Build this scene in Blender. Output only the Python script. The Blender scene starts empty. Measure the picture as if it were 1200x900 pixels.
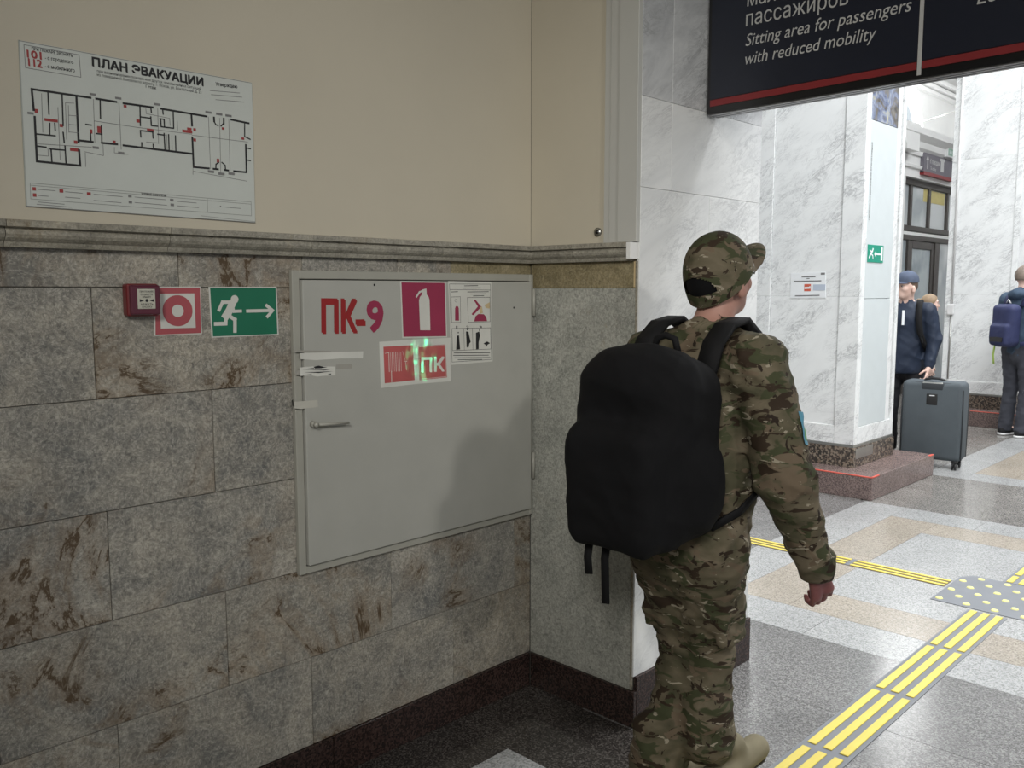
import bpy, bmesh, math, random
import numpy as np
from mathutils import Vector, Matrix
random.seed(7)
scene = bpy.context.scene
COL = scene.collection

# ------------------------------------------------------------------ camera
F = 1028.0; CX, CY = 600.0, 450.0; CAM_H = 1.6
PITCH = math.atan(110 / F); HEAD = math.radians(44.16)
cam_d = bpy.data.cameras.new('camera'); cam = bpy.data.objects.new('camera', cam_d); COL.objects.link(cam)
cam_d.sensor_fit = 'HORIZONTAL'; cam_d.sensor_width = 36.0; cam_d.lens = 36.0 * F / 1200.0
cam_d.clip_start = 0.05; cam_d.clip_end = 200
cam.location = (0, 0, CAM_H)
cam.rotation_euler = (math.pi / 2 - PITCH, 0, HEAD - math.pi / 2)
scene.camera = cam

# ------------------------------------------------------------------ world, lights, exposure
vs = scene.view_settings
vs.view_transform = 'Standard'; vs.look = 'None'; vs.gamma = 1.0; vs.use_curve_mapping = False
vs.exposure = 0.0
world = bpy.data.worlds.new('hall_air'); scene.world = world; world.use_nodes = True
bg = world.node_tree.nodes['Background']
bg.inputs['Color'].default_value = (0.95, 0.98, 1.0, 1); bg.inputs['Strength'].default_value = 0.34

def area(name, loc, target, sx, sy, power, color=(1, 1, 1)):
    d = bpy.data.lights.new(name, 'AREA'); d.shape = 'RECTANGLE'; d.size = sx; d.size_y = sy
    d.energy = power; d.color = color
    o = bpy.data.objects.new(name, d); COL.objects.link(o); o.location = loc
    o.rotation_euler = (Vector(target) - Vector(loc)).to_track_quat('-Z', 'Y').to_euler()
    return o
area('hall_ceiling_light', (4.7, -.3, 6.4), (5.0, 0.5, 0), 2.4, 3.5, 490, (0.97, 0.99, 1.0))
area('hall_ceiling_light', (10.5, 0.5, 6.6), (10.5, 0.9, 0), 6.0, 3.5, 600, (0.97, 0.99, 1.0))
area('aisle_fill', (15.0, 6.6, 6.2), (15.0, 6.7, 0), 10.0, 1.5, 260, (0.97, 0.99, 1.0))  # added unseen lamp that lifts the dark aisle wall under its ceiling
area('arch_upward_fill', (17.5, 6.6, 4.3), (18.0, 7.6, 7.0), 7.0, 0.8, 900, (0.97, 0.99, 1.0))  # added unseen uplight, brightens the arch and the aisle ceiling
area('vestibule_lamp', (0.5, -3.2, 3.5), (2.40, 2.2, 1.25), 0.30, 0.30, 4.4, (1.0, 0.97, 0.90)).data.spread = math.radians(52)
area('entrance_fill', (-1.2, -0.6, 2.9), (2.40, 2.0, 1.2), 0.6, 0.6, 9.6, (1.0, 0.98, 0.92)).data.spread = math.radians(60)  # added unseen fill behind the viewer, brightens the pier return

# ------------------------------------------------------------------ pixel helpers (photo frame 1200 x 900)
FW = np.array([math.cos(HEAD) * math.cos(PITCH), math.sin(HEAD) * math.cos(PITCH), -math.sin(PITCH)])
RT = np.array([math.sin(HEAD), -math.cos(HEAD), 0.0]); UPV = np.cross(RT, FW); CAMP = np.array([0, 0, CAM_H])
def hit(x, y, ax, val):
    d = FW + RT * (x - CX) / F - UPV * (y - CY) / F
    return CAMP + d * ((val - CAMP[ax]) / d[ax])

# green laser speckle that falls on the hydrant sticker: a patterned projector beam from the entrance bay
_l = bpy.data.lights.new('laser_projector', 'SPOT'); _l.energy = 2600; _l.color = (.05, 1.0, .40); _l.spot_size = math.radians(2.3); _l.spot_blend = .5; _l.shadow_soft_size = .001
_o = bpy.data.objects.new('laser_projector', _l); COL.objects.link(_o); _o.location = (1.2, -1.3, 2.5)
_o.rotation_euler = (Vector(hit(494, 421, 1, 2.312)) - _o.location).to_track_quat('-Z', 'Y').to_euler()
_l.use_nodes = True; _t = _l.node_tree; _e = _t.nodes['Emission']
_c = _t.nodes.new('ShaderNodeNewGeometry'); _m = _t.nodes.new('ShaderNodeMapping'); _m.inputs['Scale'].default_value = (1, 1, .5)
_n = _t.nodes.new('ShaderNodeTexNoise'); _n.inputs['Scale'].default_value = 230; _n.inputs['Detail'].default_value = 1
_r = _t.nodes.new('ShaderNodeValToRGB'); _r.color_ramp.elements[0].position = .54; _r.color_ramp.elements[1].position = .66; _r.color_ramp.elements[0].color = (.03, .03, .03, 1)
_t.links.new(_c.outputs['Incoming'], _m.inputs['Vector']); _t.links.new(_m.outputs[0], _n.inputs['Vector']); _t.links.new(_n.outputs['Fac'], _r.inputs['Fac']); _t.links.new(_r.outputs['Color'], _e.inputs['Strength'])

# ------------------------------------------------------------------ node materials
MATS = {}
class NB:
    def __init__(s, name):
        s.m = bpy.data.materials.new(name); s.m.use_nodes = True; s.nt = s.m.node_tree
        s.b = s.nt.nodes['Principled BSDF']
    def n(s, t, **kw):
        nd = s.nt.nodes.new(t)
        for k, v in kw.items():
            if k[0] == '_': setattr(nd, k[1:], v)
            else:
                key = k.replace('__', ' ')
                if hasattr(v, 'is_output') or isinstance(v, bpy.types.NodeSocket): s.nt.links.new(v, nd.inputs[key])
                else: nd.inputs[key].default_value = v
        return nd
    def link(s, a, b): s.nt.links.new(a, b)
    def pos(s, rand=0.0, obj=False, scale=(1, 1, 1), rot=(0, 0, 0)):
        if obj: v = s.n('ShaderNodeTexCoord').outputs['Object']
        else: v = s.n('ShaderNodeNewGeometry').outputs['Position']
        if rand:
            r = s.n('ShaderNodeObjectInfo').outputs['Random']
            q = s.n('ShaderNodeVectorMath', _operation='SCALE'); q.inputs[0].default_value = (rand, rand * 1.7, rand * .6)
            s.link(r, q.inputs['Scale'])
            a = s.n('ShaderNodeVectorMath', _operation='ADD'); s.link(v, a.inputs[0]); s.link(q.outputs[0], a.inputs[1]); v = a.outputs[0]
        mp = s.n('ShaderNodeMapping'); s.link(v, mp.inputs['Vector']); mp.inputs['Scale'].default_value = scale; mp.inputs['Rotation'].default_value = rot
        return mp.outputs[0]
    def noise(s, v, scale, detail=4, rough=.55, dist=0.0):
        nd = s.n('ShaderNodeTexNoise', Vector=v, Scale=scale, Detail=detail, Roughness=rough, Distortion=dist)
        return nd.outputs['Fac']
    def ramp(s, fac, stops, interp='LINEAR'):
        r = s.n('ShaderNodeValToRGB', Fac=fac); cr = r.color_ramp; cr.interpolation = interp
        while len(cr.elements) < len(stops): cr.elements.new(.5)
        for e, (p, c) in zip(cr.elements, stops):
            e.position = p
            e.color = (c, c, c, 1) if isinstance(c, (int, float)) else (*c, 1)
        return r.outputs['Color']
    def math(s, op, a, b=None, c=None):
        nd = s.n('ShaderNodeMath', _operation=op)
        for i, x in enumerate((a, b, c)):
            if x is None: continue
            if isinstance(x, (int, float)): nd.inputs[i].default_value = x
            else: s.link(x, nd.inputs[i])
        return nd.outputs[0]
    def band(s, v, w):       # 1 at v=.5, 0 beyond w
        a = s.math('ABSOLUTE', s.math('SUBTRACT', v, .5))
        return s.math('SUBTRACT', 1.0, s.math('MINIMUM', s.math('DIVIDE', a, w), 1.0))
    def mix(s, f, a, b, mode='MIX'):
        nd = s.n('ShaderNodeMix', _data_type='RGBA', _blend_type=mode)
        for i, x in ((0, f), (6, a), (7, b)):
            if isinstance(x, (int, float)): nd.inputs[i].default_value = x
            elif isinstance(x, tuple): nd.inputs[i].default_value = (*x, 1)
            else: s.link(x, nd.inputs[i])
        return nd.outputs[2]
    def bump(s, h, strength=.2, dist=.002):
        bp = s.n('ShaderNodeBump', Height=h, Strength=strength, Distance=dist); s.link(bp.outputs[0], s.b.inputs['Normal'])
    def done(s, color, rough=.5, metal=0.0, spec=.5, coat=0.0):
        if isinstance(color, tuple): s.b.inputs['Base Color'].default_value = (*color, 1)
        else: s.link(color, s.b.inputs['Base Color'])
        if isinstance(rough, (int, float)): s.b.inputs['Roughness'].default_value = rough
        else: s.link(rough, s.b.inputs['Roughness'])
        s.b.inputs['Metallic'].default_value = metal; s.b.inputs['Specular IOR Level'].default_value = spec
        s.b.inputs['Coat Weight'].default_value = coat
        MATS[s.m.name] = s.m; return s.m

def plain(name, c, rough=.5, metal=0.0, spec=.5, var=.06, coat=0.0):
    k = NB(name); v = k.pos(obj=True)
    n = k.noise(v, 9, 4)
    col = k.mix(k.ramp(n, [(.3, 0.0), (.7, 1.0)]), tuple(x * (1 - var) for x in c), tuple(min(1, x * (1 + var)) for x in c))
    return k.done(col, rough, metal, spec, coat)

def grey_marble(name, lo, mid, hi, tint, rust, rough=.38, rustw=.02, net=.5, rustg=.56):
    k = NB(name); v = k.pos(rand=23.0)
    n1 = k.noise(v, 7.5, 8, .62, .9); nb = k.noise(v, 2.6, 3, .5, .5)
    n1 = k.math('ADD', k.math('MULTIPLY', n1, .7), k.math('MULTIPLY', nb, .3))
    col = k.ramp(n1, [(.36, lo), (.50, mid), (.62, hi)])
    r = k.n('ShaderNodeObjectInfo').outputs['Random']
    r2 = k.math('FRACT', k.math('MULTIPLY', r, 7.31))
    col = k.mix(k.math('MULTIPLY', k.math('SUBTRACT', 1.0, r2), .5), col, tint, 'MULTIPLY')
    # pale net of crystals over darker cells
    dv = k.n('ShaderNodeVectorMath', _operation='MULTIPLY_ADD'); nc = k.n('ShaderNodeTexNoise', Vector=v, Scale=14, Detail=4)
    k.link(nc.outputs['Color'], dv.inputs[0]); dv.inputs[1].default_value = (.07, .07, .07); k.link(v, dv.inputs[2])
    vo = k.n('ShaderNodeTexVoronoi', Vector=dv.outputs[0], Scale=30, _feature='DISTANCE_TO_EDGE')
    edge = k.ramp(vo.outputs['Distance'], [(.0, 1.0), (.16, 0.0)]); gate = k.ramp(k.noise(v, 5.5, 4, .6), [(.40, .12), (.62, 1.0)])
    col = k.mix(k.math('MULTIPLY', k.math('MULTIPLY', edge, gate), net), col, tuple(min(1, h * 1.35) for h in hi))
    ns = k.noise(v, 17, 7, .68, 2.6)
    col = k.mix(k.math('MULTIPLY', k.band(ns, .035), net * 1.5), col, tuple(min(1, h * 1.5) for h in hi))
    nd = k.noise(v, 21, 6, .66, 2.2)
    col = k.mix(k.math('MULTIPLY', k.band(nd, .03), net * 1.6), col, tuple(l * .55 for l in lo))
    n3 = k.noise(v, 48, 5, .65, 1.0)
    col = k.mix(k.math('MULTIPLY', k.ramp(n3, [(.30, 1.0), (.44, 0.0)]), .6), col, tuple(l * .5 for l in lo))
    n5 = k.noise(v, 120, 3, .7, .4)
    col = k.mix(.8, col, k.ramp(n5, [(.3, .60), (.7, 1.32)]), 'MULTIPLY')
    # rusty cracks
    g = k.ramp(k.noise(v, 1.7, 3, .5, .3), [(rustg, 0.0), (rustg + .10, 1.0)])
    n4 = k.noise(v, 2.6, 9, .66, .7); brk = k.ramp(k.noise(v, 13, 3), [(.40, 0.0), (.55, 1.0)])
    crack = k.math('MULTIPLY', k.math('MULTIPLY', k.band(n4, rustw), g), brk)
    halo = k.math('MULTIPLY', k.band(n4, rustw * 4), g)
    col = k.mix(k.math('MULTIPLY', halo, .42), col, tuple(x * 2.6 for x in rust))
    col = k.mix(k.math('MULTIPLY', k.ramp(crack, [(.15, 0.0), (.6, 1.0)]), .9), col, rust)
    k.bump(n3, .05, .001)
    return k.done(col, k.math('MULTIPLY_ADD', n3, .22, rough - .1), spec=.4)
grey_marble('grey_brown_marble', (.168, .172, .170), (.287, .278, .254), (.395, .374, .332), (1.0, .90, .74), (.075, .045, .02), net=.34, rustg=.455)
grey_marble('yellow_marble', (.17, .145, .085), (.26, .225, .14), (.34, .30, .205), (1.0, .9, .7), (.10, .06, .02), rustw=.014, net=.2)
grey_marble('pale_trim_marble', (.22, .21, .18), (.30, .285, .245), (.37, .35, .30), (1.0, .95, .85), (.12, .08, .03), rough=.35, rustw=.008, net=.15)
grey_marble('corner_marble', (.26, .27, .245), (.34, .345, .315), (.40, .40, .365), (1.0, .97, .9), (.12, .09, .04), rustw=.006, net=.3)

def white_marble(name, base, vein, rot, dens=.5, grey=.35, rough=.3):
    k = NB(name); v = k.pos(rand=31.0, scale=(1, 1, 1), rot=rot)
    st = k.n('ShaderNodeMapping', Vector=v); st.inputs['Scale'].default_value = (1.0, 1.0, 3.2); v2 = st.outputs[0]
    n1 = k.noise(v2, 1.6, 6, .6, 1.5)
    col = k.mix(k.math('MULTIPLY', k.ramp(n1, [(.42, 0.0), (.72, 1.0)]), grey), base, vein)
    n2 = k.noise(v2, 3.0, 9, .68, 1.8)
    gate = k.ramp(k.noise(v2, 2.3, 3, .5), [(.40, 0.0), (.62, 1.0)])
    col = k.mix(k.math('MULTIPLY', k.math('MULTIPLY', k.band(n2, .03), gate), dens), col, tuple(x * .6 for x in vein))
    n3 = k.noise(v2, 9.0, 8, .66, 1.4)
    col = k.mix(k.math('MULTIPLY', k.math('MULTIPLY', k.band(n3, .045), gate), dens * .7), col, tuple(x * .65 for x in vein))
    k.bump(n3, .03, .001)
    return k.done(col, rough, spec=.45)
white_marble('white_marble', (.80, .81, .81), (.50, .51, .53), (0, .5, 0), .40, .38)
white_marble('shaded_clouded_marble', (.66, .67, .68), (.33, .34, .36), (0, .5, 0), .6, .75)  # greyer swirled slabs; shade from the hanging sign is partly put into the colour
white_marble('veined_marble', (.86, .875, .875), (.45, .46, .48), (.6, .55, 0), .62, .12)

def granite(name, cols, scale, rough=.16, rand=9.0, bumpy=0.0, var=.18, spec=.5):
    k = NB(name); v = k.pos(rand=rand)
    vo = k.n('ShaderNodeTexVoronoi', Vector=v, Scale=scale); vo.inputs['Randomness'].default_value = 1
    h = k.n('ShaderNodeSeparateColor'); k.link(vo.outputs['Color'], h.inputs[0])
    sp = h.outputs[0]
    st = [(i / len(cols), c) for i, c in enumerate(cols)]
    col = k.ramp(sp, st, 'CONSTANT')
    big = k.noise(v, 2.2, 4)
    col = k.mix(1.0, col, k.ramp(big, [(.3, 1 - var), (.7, 1 + var)]), 'MULTIPLY')
    r = k.n('ShaderNodeObjectInfo').outputs['Random']
    col = k.mix(1.0, col, k.ramp(r, [(0, 1 - var * .6), (1, 1 + var * .6)]), 'MULTIPLY')
    return k.done(col, k.math('MULTIPLY_ADD', big, .14, rough - .05), spec=spec)
granite('dark_floor_granite', [(0.093, 0.09, 0.088), (0.142, 0.139, 0.138), (0.197, 0.194, 0.193), (0.246, 0.24, 0.234), (0.109, 0.104, 0.101), (0.164, 0.158, 0.157)], 190, .17)
granite('brown_floor_granite', [(0.113, 0.105, 0.097), (0.178, 0.168, 0.156), (0.25, 0.239, 0.224), (0.307, 0.292, 0.275), (0.133, 0.122, 0.113), (0.206, 0.194, 0.182)], 190, .15)
granite('shaded_black_granite', [(.022, .019, .018), (.038, .033, .030), (.062, .055, .05), (.10, .09, .083), (.028, .024, .022), (.046, .041, .037)], 190, .13)  # darker stone, with the pier's shadow on the floor also put into its colour
granite('white_terrazzo', [(0.365, 0.371, 0.371), (0.275, 0.282, 0.282), (0.41, 0.41, 0.403), (0.32, 0.32, 0.314), (0.218, 0.218, 0.218), (0.384, 0.384, 0.384)], 170, .22, var=.05)
granite('beige_terrazzo', [(0.35, 0.306, 0.249), (0.289, 0.249, 0.202), (0.403, 0.363, 0.309), (0.322, 0.279, 0.225), (0.235, 0.202, 0.162), (0.376, 0.333, 0.279)], 170, .22, var=.07)
granite('brown_skirting_granite', [(.026, .016, .014), (.045, .027, .024), (.06, .038, .033), (.020, .014, .013)], 160, .14)
granite('plum_step_granite', [(.14, .10, .095), (.19, .14, .13), (.10, .075, .07), (.23, .17, .155)], 150, .2)
granite('plinth_granite', [(.05, .042, .036), (.16, .12, .09), (.08, .065, .055), (.22, .18, .14), (.04, .035, .03)], 75, .22)

def plaster(name, c):
    k = NB(name); v = k.pos()
    n = k.noise(v, 1.3, 5, .6); n2 = k.noise(v, 160, 3)
    col = k.mix(k.ramp(n, [(.3, 0.0), (.7, 1.0)]), tuple(x * .95 for x in c), tuple(min(1, x * 1.03) for x in c))
    k.bump(n2, .12, .001)
    return k.done(col, .55, spec=.35)
plaster('cream_plaster', (.565, .52, .425)); plaster('white_plaster', (.80, .80, .79)); plaster('grey_trim_paint', (.50, .50, .475))
plain('grout', (.085, .08, .07), .9)
plain('cabinet_paint', (.405, .405, .375), .33, var=.03); plain('cabinet_frame_paint', (.36, .355, .315), .4, var=.04)
plain('dark_gap', (.012, .012, .012), .9)
plain('paper_white', (.62, .62, .58), .5); plain('plan_white', (.57, .60, .57), .4, var=.02)
plain('print_black', (.016, .016, .018), .5); plain('print_grey', (.20, .20, .20), .5); plain('print_faint', (.36, .38, .36), .5)
plain('print_red', (.33, .045, .045), .5); plain('paint_red', (.30, .018, .02), .45)
plain('sticker_crimson', (.30, .028, .075), .4); plain('sticker_red', (.46, .10, .10), .4, var=.1); plain('sticker_pinkred', (.40, .085, .10), .4)
plain('exit_green', (.012, .155, .085), .4); plain('exit_green_bright', (.01, .30, .20), .4)
plain('sign_navy', (.010, .013, .026), .35); plain('sign_black', (.006, .006, .007), .3); plain('sign_red', (.24, .022, .025), .4)
plain('sign_letters', (.54, .54, .53), .5); plain('sign_steel', (.30, .30, .31), .3, .7)
plain('alarm_red', (.16, .014, .018), .3); plain('alarm_face', (.10, .018, .035), .2); plain('alarm_label', (.50, .49, .42), .5)
plain('bare_metal', (.42, .42, .40), .3, .9); plain('tape_film', (.50, .49, .44), .25); plain('glue_mark', (.33, .32, .29), .6)
plain('tactile_grey', (.17, .18, .20), .5); plain('tactile_yellow', (.68, .55, .10), .45, var=.04)
plain('thin_tactile_brown', (.11, .082, .06), .5); plain('edge_red', (.62, .10, .07), .5)
plain('bronze_frame', (.075, .066, .060), .4, .3); plain('panel_white', (.63, .68, .695), .25, var=.02)
plain('plum_sign', (.16, .15, .175), .5); plain('notice_orange', (.62, .12, .07), .5); plain('notice_blue', (.50, .56, .66), .5)
plain('putty_yellow', (.55, .43, .25), .7); plain('cable_white', (.72, .72, .72), .5)

# ------------------------------------------------------------------ mesh helpers
def tag(o, label=None, cat=None, group=None, kind=None):
    if label: o['label'] = label
    if cat: o['category'] = cat
    if group: o['group'] = group
    if kind: o['kind'] = kind
    return o
def link(name, me, mat=None, parent=None):
    o = bpy.data.objects.new(name, me); COL.objects.link(o)
    if mat is not None and me is not None and len(me.materials) == 0:
        for q in (mat if isinstance(mat, (list, tuple)) else [mat]): me.materials.append(MATS[q])
    if parent is not None:
        o.parent = parent
        o.matrix_parent_inverse = Matrix.Translation(-parent.location) if parent.rotation_euler.to_matrix().is_identity else parent_world(parent).inverted()
    return o
def parent_world(o):
    m = Matrix.LocRotScale(o.location, o.rotation_euler, o.scale)
    return m if o.parent is None else parent_world(o.parent) @ o.matrix_parent_inverse @ m
def empty(name, loc, label=None, cat=None, group=None, kind=None):
    o = bpy.data.objects.new(name, None); COL.objects.link(o); o.location = loc; o.empty_display_size = .1
    return tag(o, label, cat, group, kind)
def mesh_from(name, verts, faces, smooth=False):
    me = bpy.data.meshes.new(name); me.from_pydata([tuple(map(float, v)) for v in verts], [], faces); me.update()
    if smooth: me.polygons.foreach_set('use_smooth', [True] * len(me.polygons))
    return me
def bm_done(name, bm, mat, parent=None, smooth=False):
    me = bpy.data.meshes.new(name); bmesh.ops.recalc_face_normals(bm, faces=bm.faces); bm.to_mesh(me); bm.free()
    if smooth: me.polygons.foreach_set('use_smooth', [True] * len(me.polygons))
    return link(name, me, mat, parent)
def bm_box(bm, a, b, bev=0.0, seg=1):
    g = bmesh.new()
    c = [(a[i] + b[i]) / 2 for i in range(3)]; s = [abs(b[i] - a[i]) for i in range(3)]
    bmesh.ops.create_cube(g, size=1, matrix=Matrix.Translation(c) @ Matrix.Diagonal((*s, 1)))
    if bev: bmesh.ops.bevel(g, geom=g.edges[:], offset=min(bev, min(s) * .45), segments=seg, affect='EDGES', profile=.5)
    t = bpy.data.meshes.new('t'); g.to_mesh(t); g.free(); bm.from_mesh(t); bpy.data.meshes.remove(t)
def box(name, a, b, mat, parent=None, bev=0.0, seg=1):
    bm = bmesh.new(); bm_box(bm, a, b, bev, seg); return bm_done(name, bm, mat, parent)
def prism(name, poly, axis, lo, hi, mat, parent=None, smooth=False):
    """poly = 2D outline in the two other axes (in xyz order), extruded along axis from lo to hi"""
    o = [i for i in range(3) if i != axis]; vs = []
    for w in (lo, hi):
        for p in poly:
            q = [0, 0, 0]; q[o[0]], q[o[1]] = p; q[axis] = w; vs.append(q)
    n = len(poly); fs = [list(range(n)), list(range(2 * n - 1, n - 1, -1))] + [[i, (i + 1) % n, n + (i + 1) % n, n + i] for i in range(n)]
    bm = bmesh.new(); bv = [bm.verts.new(v) for v in vs]
    for f in fs: bm.faces.new([bv[i] for i in f])
    return bm_done(name, bm, mat, parent, smooth)
def tube_bm(bm, pts, r, seg=8, radii=None):
    pts = [Vector(p) for p in pts]; rings = []
    t0 = (pts[1] - pts[0]).normalized(); nrm = t0.orthogonal().normalized()
    for i, p in enumerate(pts):
        t = (pts[min(i + 1, len(pts) - 1)] - pts[max(i - 1, 0)]).normalized()
        nrm = (nrm - t * nrm.dot(t)).normalized(); bn = t.cross(nrm); rr = radii[i] if radii else r
        rings.append([bm.verts.new(p + (nrm * math.cos(2 * math.pi * k / seg) + bn * math.sin(2 * math.pi * k / seg)) * rr) for k in range(seg)])
    for a, b in zip(rings, rings[1:]):
        for k in range(seg): bm.faces.new([a[k], a[(k + 1) % seg], b[(k + 1) % seg], b[k]])
    bm.faces.new(rings[0][::-1]); bm.faces.new(rings[-1])
def tube(name, pts, r, mat, parent=None, seg=8, radii=None):
    bm = bmesh.new(); tube_bm(bm, pts, r, seg, radii); return bm_done(name, bm, mat, parent, True)
def strap_bm(bm, pts, normals, w, t):
    """flat band along pts; normals point out of the band's face"""
    pts = [Vector(p) for p in pts]; rings = []
    for i, p in enumerate(pts):
        tg = (pts[min(i + 1, len(pts) - 1)] - pts[max(i - 1, 0)]).normalized(); n = Vector(normals[i]).normalized()
        n = (n - tg * n.dot(tg)).normalized(); s = tg.cross(n)
        rings.append([bm.verts.new(p + s * a * w / 2 + n * b * t / 2) for a, b in ((-1, -1), (1, -1), (1, 1), (-1, 1))])
    for a, b in zip(rings, rings[1:]):
        for k in range(4): bm.faces.new([a[k], a[(k + 1) % 4], b[(k + 1) % 4], b[k]])
    bm.faces.new(rings[0][::-1]); bm.faces.new(rings[-1])

# flat artwork on a plane x=const (facing -x) or y=const (facing -y); points in photo pixels or in plane metres
class Art:
    def __init__(s, ax, val, px=True):
        s.ax, s.val, s.px = ax, val, px; s.v = []; s.f = []
    def P(s, p):
        if s.px:
            h = hit(p[0], p[1], s.ax, s.val); return (h[0] if s.ax == 1 else -h[1], h[2])
        return p
    def xyz(s, q, off):
        return (q[0], s.val - off, q[1]) if s.ax == 1 else (s.val - off, -q[0], q[1])
    def raw(s, pts):
        i = len(s.v); s.v += pts; s.f.append(list(range(i, i + len(pts)))); return s
    def poly(s, *pts): return s.raw([s.P(p) for p in pts])
    def rect(s, a, b):      # corners TL, BR (metres-plane aligned)
        a, b = s.P(a), s.P(b); return s.raw([(a[0], a[1]), (a[0], b[1]), (b[0], b[1]), (b[0], a[1])])
    def line(s, pts, w):
        q = [s.P(p) for p in pts]
        for a, b in zip(q, q[1:]):
            dx, dy = b[0] - a[0], b[1] - a[1]; L = math.hypot(dx, dy) or 1e-6; nx, ny = -dy / L * w / 2, dx / L * w / 2; ex, ey = dx / L * w * .45, dy / L * w * .45
            s.raw([(a[0] + nx - ex, a[1] + ny - ey), (a[0] - nx - ex, a[1] - ny - ey), (b[0] - nx + ex, b[1] - ny + ey), (b[0] + nx + ex, b[1] + ny + ey)])
        return s
    def frame(s, a, b, w):
        a, b = s.P(a), s.P(b); k = s.px; s.px = False
        s.line([(a[0], a[1]), (b[0], a[1]), (b[0], b[1]), (a[0], b[1]), (a[0], a[1])], w); s.px = k; return s
    def disc(s, c, r, n=28, ry=None):
        c = s.P(c); ry = ry or r
        return s.raw([(c[0] + r * math.cos(2 * math.pi * i / n), c[1] + ry * math.sin(2 * math.pi * i / n)) for i in range(n)])
    def ring(s, c, r, w, n=28, a0=0, a1=360):
        c = s.P(c)
        for i in range(n):
            a, b = [math.radians(a0 + (a1 - a0) * q / n) for q in (i, i + 1)]
            s.raw([(c[0] + R * math.cos(t), c[1] + R * math.sin(t)) for R, t in ((r + w / 2, a), (r - w / 2, a), (r - w / 2, b), (r + w / 2, b))])
        return s
    def lift(s):
        e = [0.0] * len(s.v)
        for i, f in enumerate(s.f):
            for j in f: e[j] = i * 3e-6
        return e
    def build(s, name, mat, parent, off=.0012, label=None):
        o = link(name, mesh_from(name, [s.xyz(q, off + e) for q, e in zip(s.v, s.lift())], s.f), mat, parent)
        if label: o['label'] = label
        return o
def sheet(name, art_pts, ax, val, t, mat, parent=None, px=True, off=0.0):
    """thin real sheet from an outline"""
    a = Art(ax, val, px); q = [a.P(p) for p in art_pts]
    vs = [a.xyz(p, off) for p in q] + [a.xyz(p, off + t) for p in q]; n = len(q)
    bm = bmesh.new(); bv = [bm.verts.new(v) for v in vs]
    bm.faces.new(bv[:n]); bm.faces.new(bv[n:][::-1])
    for i in range(n): bm.faces.new([bv[i], bv[(i + 1) % n], bv[n + (i + 1) % n], bv[n + i]])
    return bm_done(name, bm, mat, parent)
_txt = {}
def text_mesh(body, bold, shear):
    key = (body, 0, shear)
    if key in _txt: return _txt[key]
    c = bpy.data.curves.new('txt', 'FONT'); c.body = body; c.size = 1; c.offset = 0.0; c.shear = shear; c.resolution_u = 3
    o = bpy.data.objects.new('txt', c); COL.objects.link(o)
    dg = bpy.context.evaluated_depsgraph_get(); me = bpy.data.meshes.new_from_object(o.evaluated_get(dg))
    bpy.data.objects.remove(o); bpy.data.curves.remove(c)
    co = np.zeros(len(me.vertices) * 3); me.vertices.foreach_get('co', co); co = co.reshape(-1, 3)
    fs = [list(p.vertices) for p in me.polygons]; bpy.data.meshes.remove(me)
    _txt[key] = (co, fs); return _txt[key]
def text(name, body, ax, val, p0, p1, height, mat, parent, bold=0.0, shear=0.0, off=.0012, px=True, rot90=False):
    """lettering whose baseline runs p0 -> p1; height = cap height in metres"""
    co, fs = text_mesh(body, bold, shear); a = Art(ax, val, px); A = np.array(a.P(p0)); B = np.array(a.P(p1))
    L = np.linalg.norm(B - A); d = (B - A) / L; u = np.array([-d[1], d[0]])
    x0, x1 = co[:, 0].min(), co[:, 0].max(); sx = L / (x1 - x0); sy = height / .70
    vs = []; ff = []; e = min(height * bold * .9, height * .065)
    for i, (dx, dy) in enumerate([(0, 0)] if bold < .008 else [(-e, 0), (e, 0), (0, -e), (0, e), (-e, e), (e, -e)]):
        n0 = len(vs); vs += [a.xyz(tuple(A + d * ((c[0] - x0) * sx + dx) + u * (c[1] * sy + dy)), off + i * 6e-6) for c in co]; ff += [[q + n0 for q in f] for f in fs]
    return link(name, mesh_from(name, vs, ff), mat, parent)

# ================================================================== THE SETTING
YW = 2.342      # left wall face
XR = 2.517      # face of the pier that returns from the left wall
YP = 1.826      # pier face towards the passage
XE = 3.346      # far end of the pier
G = .0009       # half joint
def slab(a, b, mat, parent, name='marble_slab', bev=.0012): return box(name, a, b, mat, parent, bev)

# ---- floor
floor = tag(box('floor', (-3, -6, -.12), (30, 12, -.012), 'grout'), 'polished stone hall floor of dark granite, white and beige terrazzo bands', kind='structure')
def fslab(x0, x1, y0, y1, mat, name='floor_slab'):
    g = .001
    return box(name, (x0 + g, y0 + g, -.012), (x1 - g, y1 - g, random.uniform(-.0004, .0)), mat, floor)
def ftile(x0, x1, y0, y1, mat, sx, sy, name='floor_slab'):
    nx = max(1, round((x1 - x0) / sx)); ny = max(1, round((y1 - y0) / sy))
    for i in range(nx):
        for j in range(ny):
            fslab(x0 + (x1 - x0) * i / nx, x0 + (x1 - x0) * (i + 1) / nx, y0 + (y1 - y0) * j / ny, y0 + (y1 - y0) * (j + 1) / ny, mat, name)
def framed_bay(x0, x1, y0, y1, w1, w2, L=.62):
    for k, (mat, w) in enumerate((('white_terrazzo', w1), ('beige_terrazzo', w2))):
        ftile(x0, x1, y1 - w, y1, mat, L, w); ftile(x0, x1, y0, y0 + w, mat, L, w)
        ftile(x0, x0 + w, y0 + w, y1 - w, mat, w, L); ftile(x1 - w, x1, y0 + w, y1 - w, mat, w, L)
        x0 += w; x1 -= w; y0 += w; y1 -= w
    ftile(x0, x1, y0, y1, 'white_terrazzo', .62, .62)
BX0, BX1, BY0, BY1 = 3.785, 6.59, -.16, 2.64
framed_bay(BX0, BX1, BY0, BY1, .315, .315)
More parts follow.
